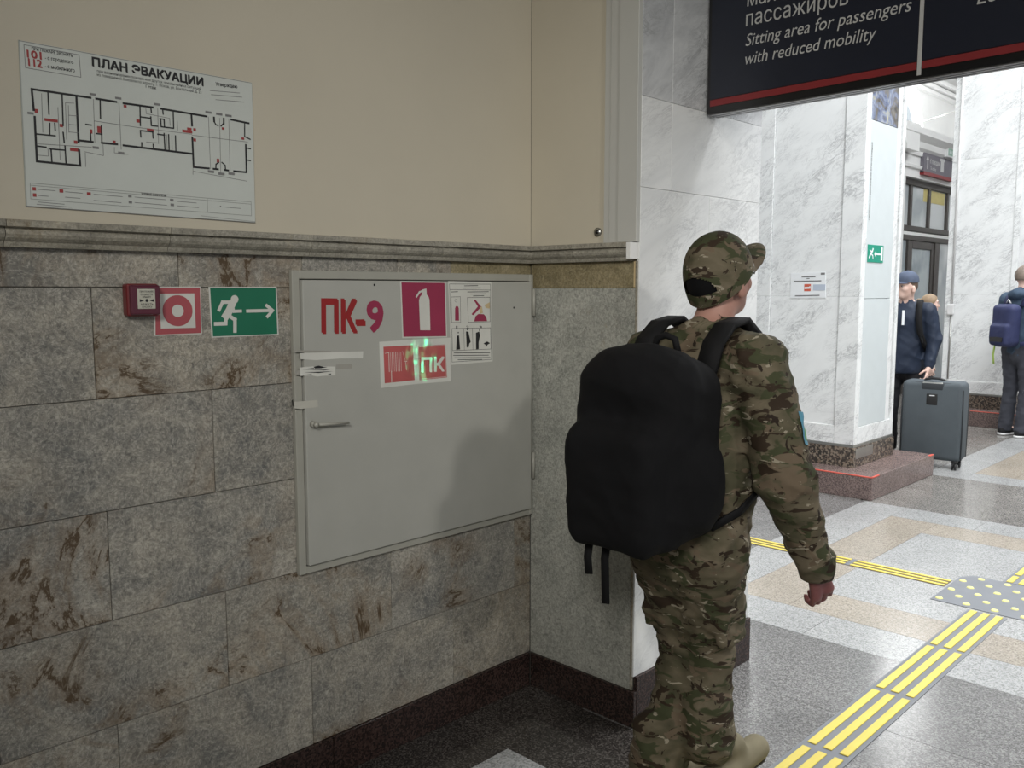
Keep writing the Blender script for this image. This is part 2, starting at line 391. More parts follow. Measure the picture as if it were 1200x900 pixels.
framed_bay(7.95, 10.78, BY0, 2.68, .315, .315, .9)
ftile(BX1, 7.95, -.16, 2.66, 'brown_floor_granite', .68, .94)
ftile(BX1, 14, 2.68, 8.4, 'brown_floor_granite', 1.24, .95)
ftile(10.78, 20, -.16, 2.68, 'dark_floor_granite', 1.5, .95)
ftile(14, 20, 2.68, 8.4, 'brown_floor_granite', 1.5, 1.4)
ftile(XE, BX1, 2.64, 5.4, 'dark_floor_granite', 1.08, .92)
ftile(2.50, BX0, -.16, 2.05, 'dark_floor_granite', .64, .74)
ftile(2.09, 2.50, 1.60, 2.05, 'shaded_black_granite', .41, .45)
ftile(2.09, 2.50, -.16, 1.60, 'dark_floor_granite', .41, .88)
ftile(XE, BX0, 2.05, 2.64, 'dark_floor_granite', .44, .6)
ftile(2.09, 2.60, 2.05, YW + .02, 'shaded_black_granite', .6, .3)
ftile(.0, 2.09, 2.05, YW + .02, 'shaded_black_granite', .7, .3)
ftile(-1.8, 2.09, -.10, 2.05, 'white_terrazzo', .65, .54)
ftile(-1.8, 12, -1.6, -.16, 'dark_floor_granite', 1.3, .72)
ftile(-1.8, 12, -4.5, -1.6, 'dark_floor_granite', 2.3, 1.45)

# ---- left wall: painted plaster above, marble slabs below
ZT = 1.706
bm = bmesh.new(); bm_box(bm, (-2.2, YW + .008, 0), (XR + .4, YW + .4, 4.2)); wl = bm_done('wall_left', bm, 'grout')
tag(wl, 'left wall of cream plaster over grey-brown marble cladding', kind='structure')
box('plaster', (-2.2, YW + .001, ZT), (XR, YW + .01, 4.2), 'cream_plaster', wl)
CZ = [.138, .43, .722, 1.02, 1.318, 1.6075]
for i in range(5):
    off = (.88, 1.205, .88, 1.185, .868)[i]
    x = off - .61 * 4
    while x < XR:
        a, b = max(x, -2.0), min(x + .61, XR - .001)
        if b - a > .02:
            slab((a + G, YW, CZ[i] + G), (b - G, YW + .012, CZ[i + 1] - G), 'grey_brown_marble', wl)
        x += .61
bj = [-1.2, -.55, .0, .46, 1.101, 1.492, 1.86, 2.10, XR]
for a, b in zip(bj, bj[1:]): slab((a + G, YW, 1.6075 + G), (b - G, YW + .012, ZT), 'yellow_marble' if a in (2.10,) else 'grey_brown_marble', wl)

# ---- moulding (chair rail) along left wall and pier return
def rail_profile(face, d):   # list of (proud distance, z)
    return [(0, 1.702), (.018, 1.702), (.020, 1.708), (.0215, 1.714), (.026, 1.718), (.031, 1.724), (.034, 1.732), (.0335, 1.740), (.030, 1.746), (.034, 1.748), (.041, 1.749), (.041, 1.764), (.039, 1.7655), (0, 1.7655)]
trim = tag(empty('trim_1', (1.2, YW, 1.70)), 'carved marble chair rail along the left wall and pier', kind='structure')
seg = [-1.9, -.9, .0, .665, 1.06, 1.50, 1.98, XR]
prf = rail_profile(0, 0)
for a, b in zip(seg, seg[1:]):
    prism('moulding_piece', [(YW - p * 1.35, z) for p, z in prf], 0, a + .0008, b - .0008 if b < XR else b - .0, 'pale_trim_marble', trim)
segy = [YW, 2.09, YP + .02]
for a, b in zip(segy, segy[1:]):
    prism('moulding_piece', [(XR - p * 1.35, z) for p, z in prf], 1, b + .0008, a - .0008 if a < YW else a - .0, 'pale_trim_marble', trim)
box('end_filler', (XR - .050, YP + .004, 1.708), (XR + .01, YP + .0205, 1.764), 'white_plaster', trim)

# ---- pier
wp = tag(box('wall_pier', (XR + .008, YP + .008, 0), (XE - .008, YW + 1.6, 4.2), 'grout'), 'pier closing the left wall, cream and marble sides', kind='structure')
box('plaster', (XR + .001, YP + .018, ZT), (XR + .01, YW, 4.2), 'cream_plaster', wp)
slab((XR, YP + .018, 1.6075 + G), (XR + .012, YW - G, ZT), 'yellow_marble', wp)
slab((XR, YP + .018, .138), (XR + .012, YW - G, 1.6075 - G), 'corner_marble', wp)
box('edge_bead', (XR - .002, YP + .006, .138), (XR + .008, YP + .0165, 1.702), 'pale_trim_marble', wp, .002)
box('edge_bead', (XR - .003, YP + .0165, 1.61), (XR + .001, YP + .022, 1.700), 'putty_yellow', wp)
# grey painted pilaster casing above the rail
cas = tag(empty('trim_2', (XR, 1.9, 1.766)), 'grey painted flat casing strips above the chair rail', kind='structure')
for y0, y1, p in ((1.953, 1.979, .010), (1.912, 1.951, .014), (YP + .002, 1.910, .020)):
    box('casing_strip', (XR - p, y0, 1.7665), (XR + .006, y1, 4.2), 'grey_trim_paint', cas, .0015)
# white marble slabs on the passage side of the pier
pz = [.19, .75, 1.36, 1.955, 2.262, 2.85, 3.4, 4.2]
pj = [[2.93], [2.72, 3.15], [2.95], [2.777], [2.70, 3.12], [2.9], [2.7]]
pj[2] = [2.96]; pj[3] = [2.70]
for i in range(7):
    xs = [XR - .0] + pj[i] + [XE]
    for a, b in zip(xs, xs[1:]): slab((a + G * .6, YP, pz[i] + G * .6), (b - G * .6, YP + .012, pz[i + 1] - G * .6), 'shaded_clouded_marble' if i > 3 else 'white_marble', wp)
for a, b in ((YP, 2.4), (2.4, 3.2), (3.2, 3.9)):
    for i in range(7): slab((XE - .012, a + .0125 + G, pz[i] + G), (XE, b + .0115 - G, pz[i + 1] - G), 'white_marble', wp)
bl = tag(empty('baseboard_left', (1.5, YW, 0)), 'dark polished granite skirting under the left wall and pier', kind='structure')
for a, b in ((-2, -.6), (-.6, .6), (.6, 1.56), (1.56, XR - .012)): box('skirting_slab', (a + .001, YW - .010, 0), (b - .001, YW + .008, .138), 'brown_skirting_granite', bl, .0015)
box('skirting_slab', (XR - .010, YP - .010, 0), (XR + .008, YW - .0105, .138), 'brown_skirting_granite', bl, .0015)
for a, b in ((XR + .0085, 2.95), (2.95, XE + .010)): box('skirting_slab', (a + .001, YP - .010, 0), (b - .001, YP + .006, .19), 'brown_skirting_granite', bl, .0015)
box('skirting_slab', (XE - .004, YP + .007, 0), (XE + .010, 3.9, .19), 'brown_skirting_granite', bl, .0015)

# ---- what closes the entrance bay above and behind the viewer
ce = tag(box('ceiling', (-2.2, -.9, 3.5), (XE, YW + .4, 3.62), 'white_plaster'), 'plaster ceiling over the entrance bay', kind='structure')
tag(box('wall_header', (XR + .02, -3.4, 2.92), (XE - .02, YP + .007, 4.2), 'white_plaster'), 'plaster lintel over the passage into the hall', kind='structure')
tag(box('wall_back', (-2.4, -4.6, 0), (-2.2, YW + .4, 4.2), 'cream_plaster'), 'cream wall behind the viewer', kind='structure')

# ---- marble columns of the hall
def column(X, Y, wx, wy, label, panel_side):
    S = .265; H1, H2, HT = .184, .36, 6.2
    c = tag(empty('column', (X + wx / 2, Y + wy / 2, 0)), label, 'column')
    st = box('base_step', (X - S, Y - S, 0), (X + wx + S, Y + wy + S, H1 - .002), 'plum_step_granite', c, .004)
    box('plinth', (X - .012, Y - .012, H1 - .002), (X + wx + .012, Y + wy + .012, H2 - .018), 'plinth_granite', c, .002)
    box('steel_strip', (X - .006, Y - .006, H2 - .018), (X + wx + .006, Y + wy + .006, H2 + .004), 'bare_metal', c, .002)
    box('core', (X + .03, Y + .03, H2), (X + wx - .03, Y + wy - .03, HT), 'grout', c)
    d = .03
    def framed(ax, face, s, lo, hi, mar):
        def bx(n, u0, u1, z0, z1, dep0, dep1, mat, bev=.002):
            f0, f1 = face + s * dep0, face + s * dep1
            a = [0, 0, z0]; b = [0, 0, z1]; a[ax] = min(f0, f1); b[ax] = max(f0, f1); a[1 - ax] = u0; b[1 - ax] = u1
            return box(n, a, b, mat, c, bev)
        zs = [H2 + .004, 1.55, 3.15, 4.7, HT]
        for z0, z1 in zip(zs, zs[1:]):
            bx('border_slab', lo, lo + mar, z0, z1 - .001, 0, d, 'veined_marble'); bx('border_slab', hi - mar, hi, z0, z1 - .001, 0, d, 'veined_marble')
        bx('border_slab', lo + mar + .001, hi - mar - .001, H2 + .004, .50, 0, d, 'veined_marble')
        zs = [.501, 1.55, 3.15, 4.7, HT]
        return bx, mar, zs
    bx, m, zs = framed(0, X, 1, Y, Y + wy, .165 if panel_side else .06)
    for z0, z1 in zip(zs, zs[1:]): bx('panel_slab', Y + m + .002, Y + wy - m - .002, z0, z1 - .001, .012, d, 'veined_marble')
    bx('panel_edge', Y + m, Y + wy - m, .501, .508, .002, d, 'white_plaster')
    for f, s in ((Y, 1), (Y + wy, -1)):
        bx, m, zs = framed(1, f, s, X + d + .001 if 0 else X + .0305, X + wx, .085 - .03 if f == Y else .08)
        if f == Y and panel_side:
            bx('glass_panel', X + .09, X + .63, .502, 1.529, .004, d, 'panel_white', .003); bx('glass_panel', X + .09, X + .63, 1.533, 2.921, .004, d, 'panel_white', .003)
            bx('panel_slab', X + .632, X + wx - .082, .502, HT, .008, d, 'veined_marble')
            bx('picture_panel', X + .09, X + .63, 2.923, 3.9, .003, d, 'river_print', .003)
            bx('glass_panel', X + .09, X + .63, 3.902, HT, .004, d, 'panel_white', .003)
        else:
            for z0, z1 in zip(zs, zs[1:]): bx('panel_slab', X + .09, X + wx - .082, z0, z1 - .001, .012, d, 'veined_marble')
    bx, m, zs = framed(0, X + wx, -1, Y + .0305, Y + wy - .0305, .12)
    for z0, z1 in zip(zs, zs[1:]): bx('panel_slab', Y + m + .032, Y + wy - m - .032, z0, z1 - .001, .012, d, 'veined_marble')
    # worn red warning edge on the step
    r = st
    for (a, b) in (((X - S - .0015, Y - S - .0015), (X - S + .014, Y - S + .60)), ((X - S + .004, Y - S - .0015), (X - S + .14, Y - S + .014)), ((X + wx + S - .10, Y - S - .0015), (X + wx + S + .0015, Y - S + .02))):
        box('red_edge_tape', (a[0], a[1], H1 - .009), (b[0], b[1], H1 - .001), 'edge_red', r, .001)
    box('grey_patch', (X + .02, Y - .0135, H1 + .065), (X + .36, Y - .011, H2 - .03), 'bare_metal', c) if panel_side else None
    return c
k = NB('river_print'); v = k.pos()
n1 = k.noise(v, 5, 8, .65, 1.6); n2 = k.noise(v, 14, 6)
colr = k.ramp(n1, [(.34, (.03, .03, .035)), (.44, (.13, .11, .08)), (.50, (.10, .13, .24)), (.57, (.26, .31, .45)), (.68, (.50, .46, .24))])
k.done(k.mix(.22, colr, k.ramp(n2, [(.35, .05), (.65, .6)])), .3)
column(6.877, 2.868, .80, .932, 'near marble column with a white panel and evacuation sign on its side', True)
column(11.42, 2.94, .80, .765, 'far marble column behind the blue backpack, cable down its edge', False)
# cable with junction box on far column
t = tag(empty('surface_cable', (11.42, 3.60, .5)), 'white surface cable with small junction box on far column edge', 'cable')
tube('cable', [(11.408, 3.625, .52), (11.408, 3.625, 1.31)], .009, 'bare_metal', t); tube('cable_duct', [(11.404, 3.625, 1.43), (11.404, 3.625, 4.6)], .014, 'cable_white', t, 6)
bm = bmesh.new(); bm_box(bm, (11.375, 3.59, 1.30), (11.4195, 3.67, 1.43), .015, 2); bm_done('junction_box', bm, 'cable_white', t)

# ---- hall side wall with vestibule block, doors, arch and vault
YV = 5.0
ves = tag(box('wall_vestibule', (13.02, YV, 0), (13.455, YV + 3.0, 3.60), 'white_plaster'), 'plaster vestibule block with moulded cornice around the hall doors', kind='structure')
box('wall_lintel', (13.455, YV, 3.275), (20, YV + .45, 3.60), 'white_plaster', ves)
box('wall_jamb', (17.2, YV, 0), (20, YV + .45, 3.275), 'white_plaster', ves)
cp = [(0, 3.60), (.03, 3.60), (.04, 3.66), (.08, 3.70), (.10, 3.78), (.16, 3.84), (.18, 3.86), (.18, 3.95), (0, 3.98)]
prism('cornice', [(YV - p, z) for p, z in cp] + [(YV + .45, 3.98), (YV + .45, 3.60)], 0, 12.90, 20, 'white_plaster', ves)
prism('cornice', [(13.02 - p, z) for p, z in cp] + [(13.46, 3.98), (13.46, 3.60)], 1, YV - .17, YV + 3, 'white_plaster', ves)
prism('string_course', [(YV - p, z) for p, z in ((0, 3.40), (.035, 3.41), (.045, 3.45), (0, 3.47))], 0, 13.02, 13.98, 'white_plaster', ves)
box('roof', (13.1, YV + .1, 3.93), (20, YV + 3, 3.97), 'white_plaster', ves)
d1 = tag(empty('door_1', (14.6, YV, 0)), 'bronze-framed glazed entrance door with transom lights', kind='structure')
k = NB('door_glass'); k.b.inputs['Transmission Weight'].default_value = .0
v = k.pos(); g1 = k.noise(v, 1.4, 3)
k.done(k.ramp(g1, [(.35, (.20, .25, .28)), (.6, (.42, .47, .49))]), .08, spec=.6)
k = NB('transom_glass'); v = k.pos(); g1 = k.noise(v, 1.1, 2)
k.done(k.ramp(g1, [(.40, (.36, .40, .42)), (.55, (.62, .65, .66))]), .1, spec=.6)
plain('yellow_awning', (.58, .50, .20), .5)
Yd = YV + .12
def bar(x0, x1, z0, z1, n='door_frame', y=Yd, t=.09, par=None): return box(n, (x0, y - t / 2, z0), (x1, y + t / 2, z1), 'bronze_frame', par or d1, .006)
bar(13.456, 13.60, 0, 3.27); bar(13.60, 17.2, 3.18, 3.27); bar(13.60, 17.2, 2.50, 2.58); bar(13.60, 17.2, 2.36, 2.44)
for x in (13.88, 14.66, 15.5): bar(x, x + .09, 2.58, 3.18)
for x in (13.88, 15.05): bar(x, x + .09, 0, 2.36)
for a, b in ((13.60, 13.88), (13.97, 14.66), (14.75, 15.5), (15.59, 17.2)): box('transom_pane', (a, Yd - .01, 2.58), (b, Yd + .01, 3.18), 'transom_glass', d1)
box('awning', (14.50, Yd - .014, 2.98), (15.45, Yd - .0105, 3.17), 'yellow_awning', d1)
leaf = box('door_leaf', (13.98, Yd - .03, .02), (15.04, Yd + .03, .14), 'bronze_frame', d1, .005)
for a, b, z0, z1 in ((13.98, 14.10, .14, 2.35), (14.93, 15.04, .14, 2.35), (14.10, 14.93, 2.24, 2.35)): box('leaf_rail', (a, Yd - .03, z0), (b, Yd + .03, z1), 'bronze_frame', leaf, .005)
box('leaf_pane', (14.10, Yd - .008, .14), (14.93, Yd + .008, 2.24), 'door_glass', leaf); box('side_pane', (13.60, Yd - .008, 0), (13.88, Yd + .008, 2.36), 'door_glass', d1)
box('leaf_rail', (15.14, Yd - .03, .02), (15.30, Yd + .03, 2.36), 'bronze_frame', leaf, .005); box('side_pane', (15.30, Yd - .008, 0), (17.2, Yd + .008, 2.36), 'transom_glass', d1)
# high hall wall with arch
YH = 8.4
wh = tag(box('wall_hall', (3.3, YH, 0), (26, YH + .3, 9.5), 'white_plaster'), 'white plaster hall wall with an arched lunette window', kind='structure')
tag(box('wall_hall_end', (26, -5, 0), (26.3, YH + .3, 9.5), 'white_plaster'), 'white plaster end wall of the hall', kind='structure')
ac = hit(1052, 160, 1, YH)
plain('lunette_glass', (.34, .38, .41), .2)
def arch(name, r, w, dep, mat, n=28):
    bm = bmesh.new(); P = []
    for i in range(n + 1):
        t = math.pi * i / n; P.append([(ac[0] + R * math.cos(t), ac[2] + R * math.sin(t)) for R in (r, r + w)])
    L = []
    for y in (YH - dep, YH + .05): L.append([[bm.verts.new((p[0], y, p[1])) for p in q] for q in P])
    for i in range(n):
        a, b = L[0][i], L[0][i + 1]; c, d = L[1][i], L[1][i + 1]
        bm.faces.new([a[0], a[1], b[1], b[0]]); bm.faces.new([a[1], c[1], d[1], b[1]]); bm.faces.new([a[0], b[0], d[0], c[0]])
    return bm_done(name, bm, mat, wh)
arch('arch_moulding', .95, .09, .06, 'white_plaster'); arch('arch_moulding', 1.10, .05, .10, 'white_plaster'); arch('arch_moulding', 1.42, .07, .09, 'white_plaster')
bm = bmesh.new(); q = [bm.verts.new((ac[0] + .95 * math.cos(math.pi * i / 24), YH - .02, ac[2] + .95 * math.sin(math.pi * i / 24))) for i in range(25)]
bm.faces.new(q); bm_done('lunette_pane', bm, 'lunette_glass', wh)
zc = hit(1075, 102, 1, YH)[2]
for dz, p in ((0, .10), (.12, .16), (.26, .24)): box('cornice', (3.3, YH - p, zc + dz - .05), (26, YH, zc + dz + .04), 'white_plaster', wh)
hc = tag(box('ceiling_hall', (3.4, 4.6, zc + .62), (26, YH + .3, zc + .75), 'white_plaster'), 'white vaulted hall ceiling above the side aisle', kind='structure')
tube('tie_rod', [tuple(hit(1062, 148, 1, 7.6)), tuple(hit(1128, 128, 1, 6.6))], .010, 'bare_metal', wh, 6)

# ================================================================== WALL THINGS
# ---- evacuation plan
W = YW - .0
pl = empty('evacuation_plan', tuple(hit(160, 250, 1, W)), 'large white evacuation plan poster on the cream plaster', 'poster')
sheet('backing_sheet', [(21, 47), (294.5, 97), (298.5, 261), (30, 242)], 1, W, .003, 'plan_white', pl)
o = .0036
def zc1(x, y): return (x / 3.7484, 30 + y / 3.75)          # photo crop at [0,30,310,270]
A = Art(1, W).line([(22, 48), (294, 97.6)], .0012).line([(30.5, 241.5), (298, 260.8)], .0016)
for f in (((103, 85), (345, 130), (353, 228), (110, 186), (103, 85)),): A.line([zc1(*p) for p in f], .0014)
for f in (((130, 692), (1100, 775), (1102, 836), (133, 762), (130, 692)), ((131, 702), (1100, 785)), ((908, 762), (910, 818)), ((880, 836), (1118, 862))): A.line([zc1(*p) for p in f], .0009)
A.build('thin_lines', 'print_grey', pl, o)['kind'] = 'stuff'
A = Art(1, W)
def wl_(w, *pts): A.line([zc1(*p) for p in pts], w)
T, M = .0052, .0034
wl_(T, (137, 280), (395, 318)); wl_(T, (137, 280), (146, 372)); wl_(T, (150, 402), (160, 597)); wl_(T, (160, 597), (350, 616)); wl_(T, (420, 322), (508, 336)); wl_(T, (540, 342), (668, 360)); wl_(T, (705, 366), (905, 400))
wl_(T, (333, 310), (343, 512)); wl_(T, (345, 548), (350, 616)); wl_(T, (838, 388), (841, 440)); wl_(T, (842, 492), (848, 622)); wl_(T, (848, 622), (915, 628)); wl_(T, (1012, 414), (1090, 430)); wl_(M, (1072, 428), (1072, 488)); wl_(M, (1072, 488), (1096, 500)); wl_(T, (1077, 525), (1080, 645)); wl_(T, (1080, 645), (1025, 640))
wl_(M, (1077, 538), (1097, 542)); wl_(M, (1077, 590), (1097, 594)); wl_(T, (935, 630), (955, 632)); wl_(T, (985, 635), (1000, 637))
wl_(T, (343, 505), (405, 512)); wl_(T, (445, 516), (512, 522)); wl_(T, (540, 527), (842, 564))
wl_(M, (208, 292), (213, 390)); wl_(M, (270, 300), (275, 440)); wl_(M, (275, 470), (280, 515)); wl_(M, (283, 530), (288, 606)); wl_(M, (222, 545), (226, 602)); wl_(M, (158, 477), (240, 485)); wl_(M, (216, 430), (216, 480)); wl_(M, (238, 430), (240, 460)); wl_(M, (218, 543), (280, 548)); wl_(M, (160, 530), (200, 535))
wl_(M, (437, 325), (439, 408)); wl_(M, (443, 440), (445, 516)); wl_(M, (375, 435), (398, 438)); wl_(M, (395, 475), (397, 510)); wl_(M, (420, 475), (445, 478))
wl_(M, (612, 352), (614, 440)); wl_(M, (614, 402), (660, 408)); wl_(M, (660, 402), (662, 440)); wl_(M, (662, 440), (690, 443)); wl_(M, (703, 410), (705, 445)); wl_(M, (700, 410), (718, 413)); wl_(M, (718, 413), (720, 445)); wl_(M, (705, 445), (760, 452)); wl_(M, (758, 378), (760, 448)); wl_(M, (660, 362), (662, 382)); wl_(M, (712, 370), (714, 390))
wl_(M, (614, 462), (668, 468)); wl_(M, (614, 462), (616, 490)); wl_(M, (668, 468), (670, 495)); wl_(M, (718, 475), (722, 545)); wl_(M, (690, 478), (720, 482)); wl_(M, (768, 485), (770, 555)); wl_(M, (738, 480), (740, 545)); wl_(M, (620, 515), (620, 535)); wl_(M, (670, 522), (672, 542))
wl_(T, (937, 405), (938, 422)); wl_(T, (980, 410), (980, 432)); wl_(M, (937, 420), (945, 436)); wl_(M, (945, 436), (955, 440)); wl_(M, (980, 430), (968, 442)); wl_(M, (945, 632), (946, 610)); wl_(M, (946, 610), (958, 602)); wl_(M, (988, 636), (986, 614)); wl_(M, (986, 614), (972, 602))
A.build('building_walls', 'print_black', pl, o)['kind'] = 'stuff'
A = Art(1, W)
def gl(*pts): A.line([zc1(*p) for p in pts], .0013)
gl((408, 325), (414, 515)); gl((520, 340), (530, 545)); gl((690, 365), (694, 520)); gl((913, 402), (922, 630)); gl((962, 408), (967, 645)); gl((1002, 412), (1008, 640))
gl((412, 420), (600, 448)); gl((600, 448), (840, 478)); gl((840, 482), (1085, 512)); gl((180, 300), (186, 470)); gl((252, 360), (262, 590)); gl((285, 340), (290, 500)); gl((285, 340), (322, 342)); gl((160, 520), (400, 535)); gl((638, 365), (640, 388)); gl((640, 388), (742, 408)); gl((742, 408), (745, 440)); gl((640, 512), (692, 516)); gl((730, 480), (732, 545)); gl((752, 484), (754, 548)); gl((776, 420), (778, 460)); gl((298, 352), (300, 470)); gl((300, 395), (335, 398)); gl((300, 435), (335, 438)); gl((300, 468), (340, 472)); gl((165, 570), (208, 574)); gl((208, 540), (210, 574))
gl((845, 640), (1082, 684)); gl((845, 628), (845, 655)); gl((450, 520), (452, 572)); gl((370, 555), (452, 572)); gl((372, 560), (374, 620)); gl((500, 535), (500, 560)); gl((500, 560), (560, 566))
A.build('route_arrows', 'print_grey', pl, o)['kind'] = 'stuff'
A = Art(1, W)
for x, y in ((132, 386), (405, 303), (517, 320), (688, 347), (913, 382), (960, 390), (1001, 397), (418, 537), (530, 561), (924, 642), (970, 652), (1014, 651)): A.rect(zc1(x - 14, y - 7), zc1(x + 14, y + 7))
for x, y in ((568, 750), (752, 767), (570, 776), (754, 788)): A.rect(zc1(x - 8, y - 6), zc1(x + 8, y + 6))
A.disc(zc1(966, 795), .0022, 12).build('exit_tags', 'print_grey', pl, o)['kind'] = 'stuff'
A = Art(1, W)
for x, y, w, h in ((157, 376, 8, 10), (222, 417, 30, 10), (267, 440, 8, 8), (330, 513, 8, 8), (325, 546, 20, 9), (398, 466, 6, 10), (434, 458, 10, 16), (547, 355, 7, 7), (604, 420, 8, 8), (658, 461, 15, 9), (820, 466, 22, 9), (829, 455, 10, 7), (852, 458, 6, 7), (853, 503, 6, 7), (499, 511, 7, 6), (977, 453, 6, 6), (955, 594, 6, 9), (1064, 497, 6, 6), (148, 718, 8, 8), (150, 745, 8, 8), (267, 727, 9, 8), (388, 739, 9, 7)): A.rect(zc1(x - w, y - h), zc1(x + w, y + h))
A.build('red_marks', 'print_red', pl, o)['kind'] = 'stuff'
A = Art(1, W)
for x0, x1, y in ((165, 240, 722), (285, 360, 733), (410, 535, 745), (590, 725, 758), (775, 860, 775), (165, 210, 748), (285, 350, 756), (410, 530, 772), (590, 730, 782), (775, 870, 795), (160, 310, 790), (165, 280, 779), (985, 1055, 800), (920, 1050, 290), (925, 1060, 308), (945, 1070, 330)): A.line([zc1(x0, y - (x1 - x0) * .03), zc1(x1, y + (x1 - x0) * .055)], .0014)
A.build('legend_lines', 'print_grey', pl, o)['kind'] = 'stuff'
def pt(body, p0, p1, h, mat='print_black', bold=0.0): return text('lettering', body, 1, W, zc1(*p0), zc1(*p1), h, mat, pl, bold, 0, o)
pt('ПЛАН ЭВАКУАЦИИ', (404, 178), (890, 266), .0205, bold=.07)
pt('101', (118, 140), (180, 150), .017, 'print_red', .06); pt('112', (124, 177), (182, 186), .017, 'print_red', .06)
pt('- с городского', (196, 150), (320, 170), .0085, bold=.02); pt('- с мобильного', (196, 186), (326, 206), .0085, bold=.02)
pt('ПРИ ПОЖАРЕ ЗВОНИТЬ', (137, 108), (318, 140), .0068, bold=.02)
pt('при возникновении пожара или других чрезвычайных ситуаций', (424, 206), (880, 284), .0070)
pt('из помещений Вокзала по адресу: г. Псков, ул. Вокзальная, д. 23', (424, 222), (882, 300), .0070)
pt('1 этаж', (638, 274), (684, 282), .0075, bold=.02); pt('Утверждаю', (945, 264), (1040, 276), .009, bold=.03)
pt('УСЛОВНЫЕ ОБОЗНАЧЕНИЯ', (618, 744), (728, 752), .005, bold=.03)
sheet('frame_edge', [(21, 47), (22.2, 47.3), (31.2, 242), (30, 242)], 1, W, .0006, 'print_faint', pl, off=.003)

# ---- fire alarm call point
a0, a1 = hit(146, 334, 1, YW), hit(181, 371, 1, YW)
al = empty('fire_alarm_call_point', (a0[0] + .04, YW, a1[2]), 'dark red manual fire alarm call point box on the marble', 'alarm')
x0, x1, z0, z1 = .945, 1.030, 1.531, 1.617
box('back_box', (x0, YW - .032, z0), (x1, YW, z1), 'alarm_red', al, .006, 2)
box('front_bezel', (x0 + .004, YW - .043, z0 + .004), (x1 - .001, YW - .031, z1 - .003), 'alarm_face', al, .007, 2)
lb = box('label_plate', (x0 + .022, YW - .0445, z0 + .020), (x1 - .016, YW - .0425, z1 - .014), 'alarm_label', al, .001)
YA = YW - .0446
for body, zz, w in (('ПРИ ПОЖАРЕ', 1.594, .036), ('ОТКИНУТЬ', 1.5865, .032), ('КРЫШКУ', 1.580, .022), ('НАЖАТЬ', 1.561, .032), ('КНОПКУ', 1.554, .026)): text('lettering', body, 1, YA, (.991 - w / 2, zz), (.991 + w / 2, zz), .0045, 'print_black', lb, .02, px=False, off=.0002)
A = Art(1, YA, False).disc((.991, 1.573), .0042, 14); A.raw([(.972, 1.577), (.972, 1.569), (.984, 1.573)]); A.raw([(1.010, 1.577), (1.010, 1.569), (.998, 1.573)])
A.build('arrow_marks', 'print_black', lb, .0002)

# ---- red ring sign and green exit sign
def zc2(x, y): return (130 + x / 5.714, 320 + y / 5.711)     # photo crop at [130,320,340,410]
s = empty('fire_alarm_sign', (1.10, YW, 1.478), 'square faded red sign with a ring, beside the alarm box', 'sign')
sheet('sign_sheet', [zc2(*p) for p in ((282, 92), (600, 90), (608, 408), (288, 420))], 1, YW, .0012, 'paper_white', s)
Art(1, YW).poly(*[zc2(*p) for p in ((296, 98), (594, 97), (602, 401), (297, 413))]).build('red_field', 'sticker_pinkred', s, .0016)
Art(1, YW).poly(*[zc2(*p) for p in ((322, 138), (556, 136), (566, 366), (332, 371))]).build('white_square', 'paper_white', s, .0019)
Art(1, YW).disc(zc2(445, 252), .0425, 40).build('red_disc', 'sticker_pinkred', s, .0022)
Art(1, YW).disc(zc2(445, 253), .017, 28).build('white_dot', 'paper_white', s, .0025)
s = empty('exit_sign', (1.30, YW, 1.465), 'green running-man exit sign with right arrow, left of the cabinet', 'sign')
sheet('sign_sheet', [zc2(*p) for p in ((652, 92), (1108, 92), (1122, 413), (674, 432))], 1, YW, .0014, 'paper_white', s)
Art(1, YW).poly(*[zc2(*p) for p in ((662, 99), (1101, 99), (1113, 407), (681, 424))]).build('green_field', 'exit_green', s, .0018)
def runner(A, z):
    A.disc(z(826, 175), .0118, 24)
    for pts, w in ((((795, 195), (745, 195), (722, 245)), .0098), (((808, 208), (790, 250), (768, 285)), .0225), (((812, 225), (820, 256), (866, 254)), .0088), (((768, 285), (766, 338), (698, 340)), .0108), (((772, 275), (828, 312), (828, 388)), .0108)): A.line([z(*p) for p in pts], w)
    A.line([z(912, 254), z(1070, 250)], .0095); A.line([z(1040, 218), z(1080, 250), z(1046, 290)], .0095); return A
runner(Art(1, YW), zc2).build('running_man', 'paper_white', s, .0022)

# ---- fire hydrant cabinet
YC = YW - .018; YD = YW - .030
cab = empty('fire_hydrant_cabinet', (1.98, YW, .712), 'grey painted steel fire hydrant cabinet set in the marble wall', 'cabinet')
bx0, bx1, bz0, bz1 = 1.444, 2.512, .714, 1.660
for n_, a, b in (('frame', (bx0, bz0), (bx0 + .026, bz1)), ('frame', (bx1 - .02, bz0), (bx1, bz1)), ('frame', (bx0 + .026, bz1 - .026), (bx1 - .02, bz1)), ('frame', (bx0 + .026, bz0), (bx1 - .02, bz0 + .024))):
    box(n_, (a[0], YC, a[1]), (b[0], YW, b[1]), 'cabinet_frame_paint', cab, .002)
box('back_box', (bx0 + .02, YW - .004, bz0 + .02), (bx1 - .015, YW - .001, bz1 - .02), 'dark_gap', cab)
door = box('door', (bx0 + .028, YD, bz0 + .027), (bx1 - .022, YW - .006, bz1 - .029), 'cabinet_paint', cab, .003, 2)
hp = hit(366, 497, 1, YD); hq = hit(404, 494.5, 1, YD)
bm = bmesh.new(); tube_bm(bm, [(hp[0], YD, hp[2]), (hp[0], YD - .016, hp[2])], .010, 12); tube_bm(bm, [(hp[0], YD - .016, hp[2]), (hp[0], YD - .028, hp[2])], .0085, 6)
tube_bm(bm, [(hp[0], YD - .022, hp[2]), (hq[0], YD - .024, hq[2])], .0045, 8, [.0055, .0036]); bm_done('handle', bm, 'cabinet_frame_paint', door, True)
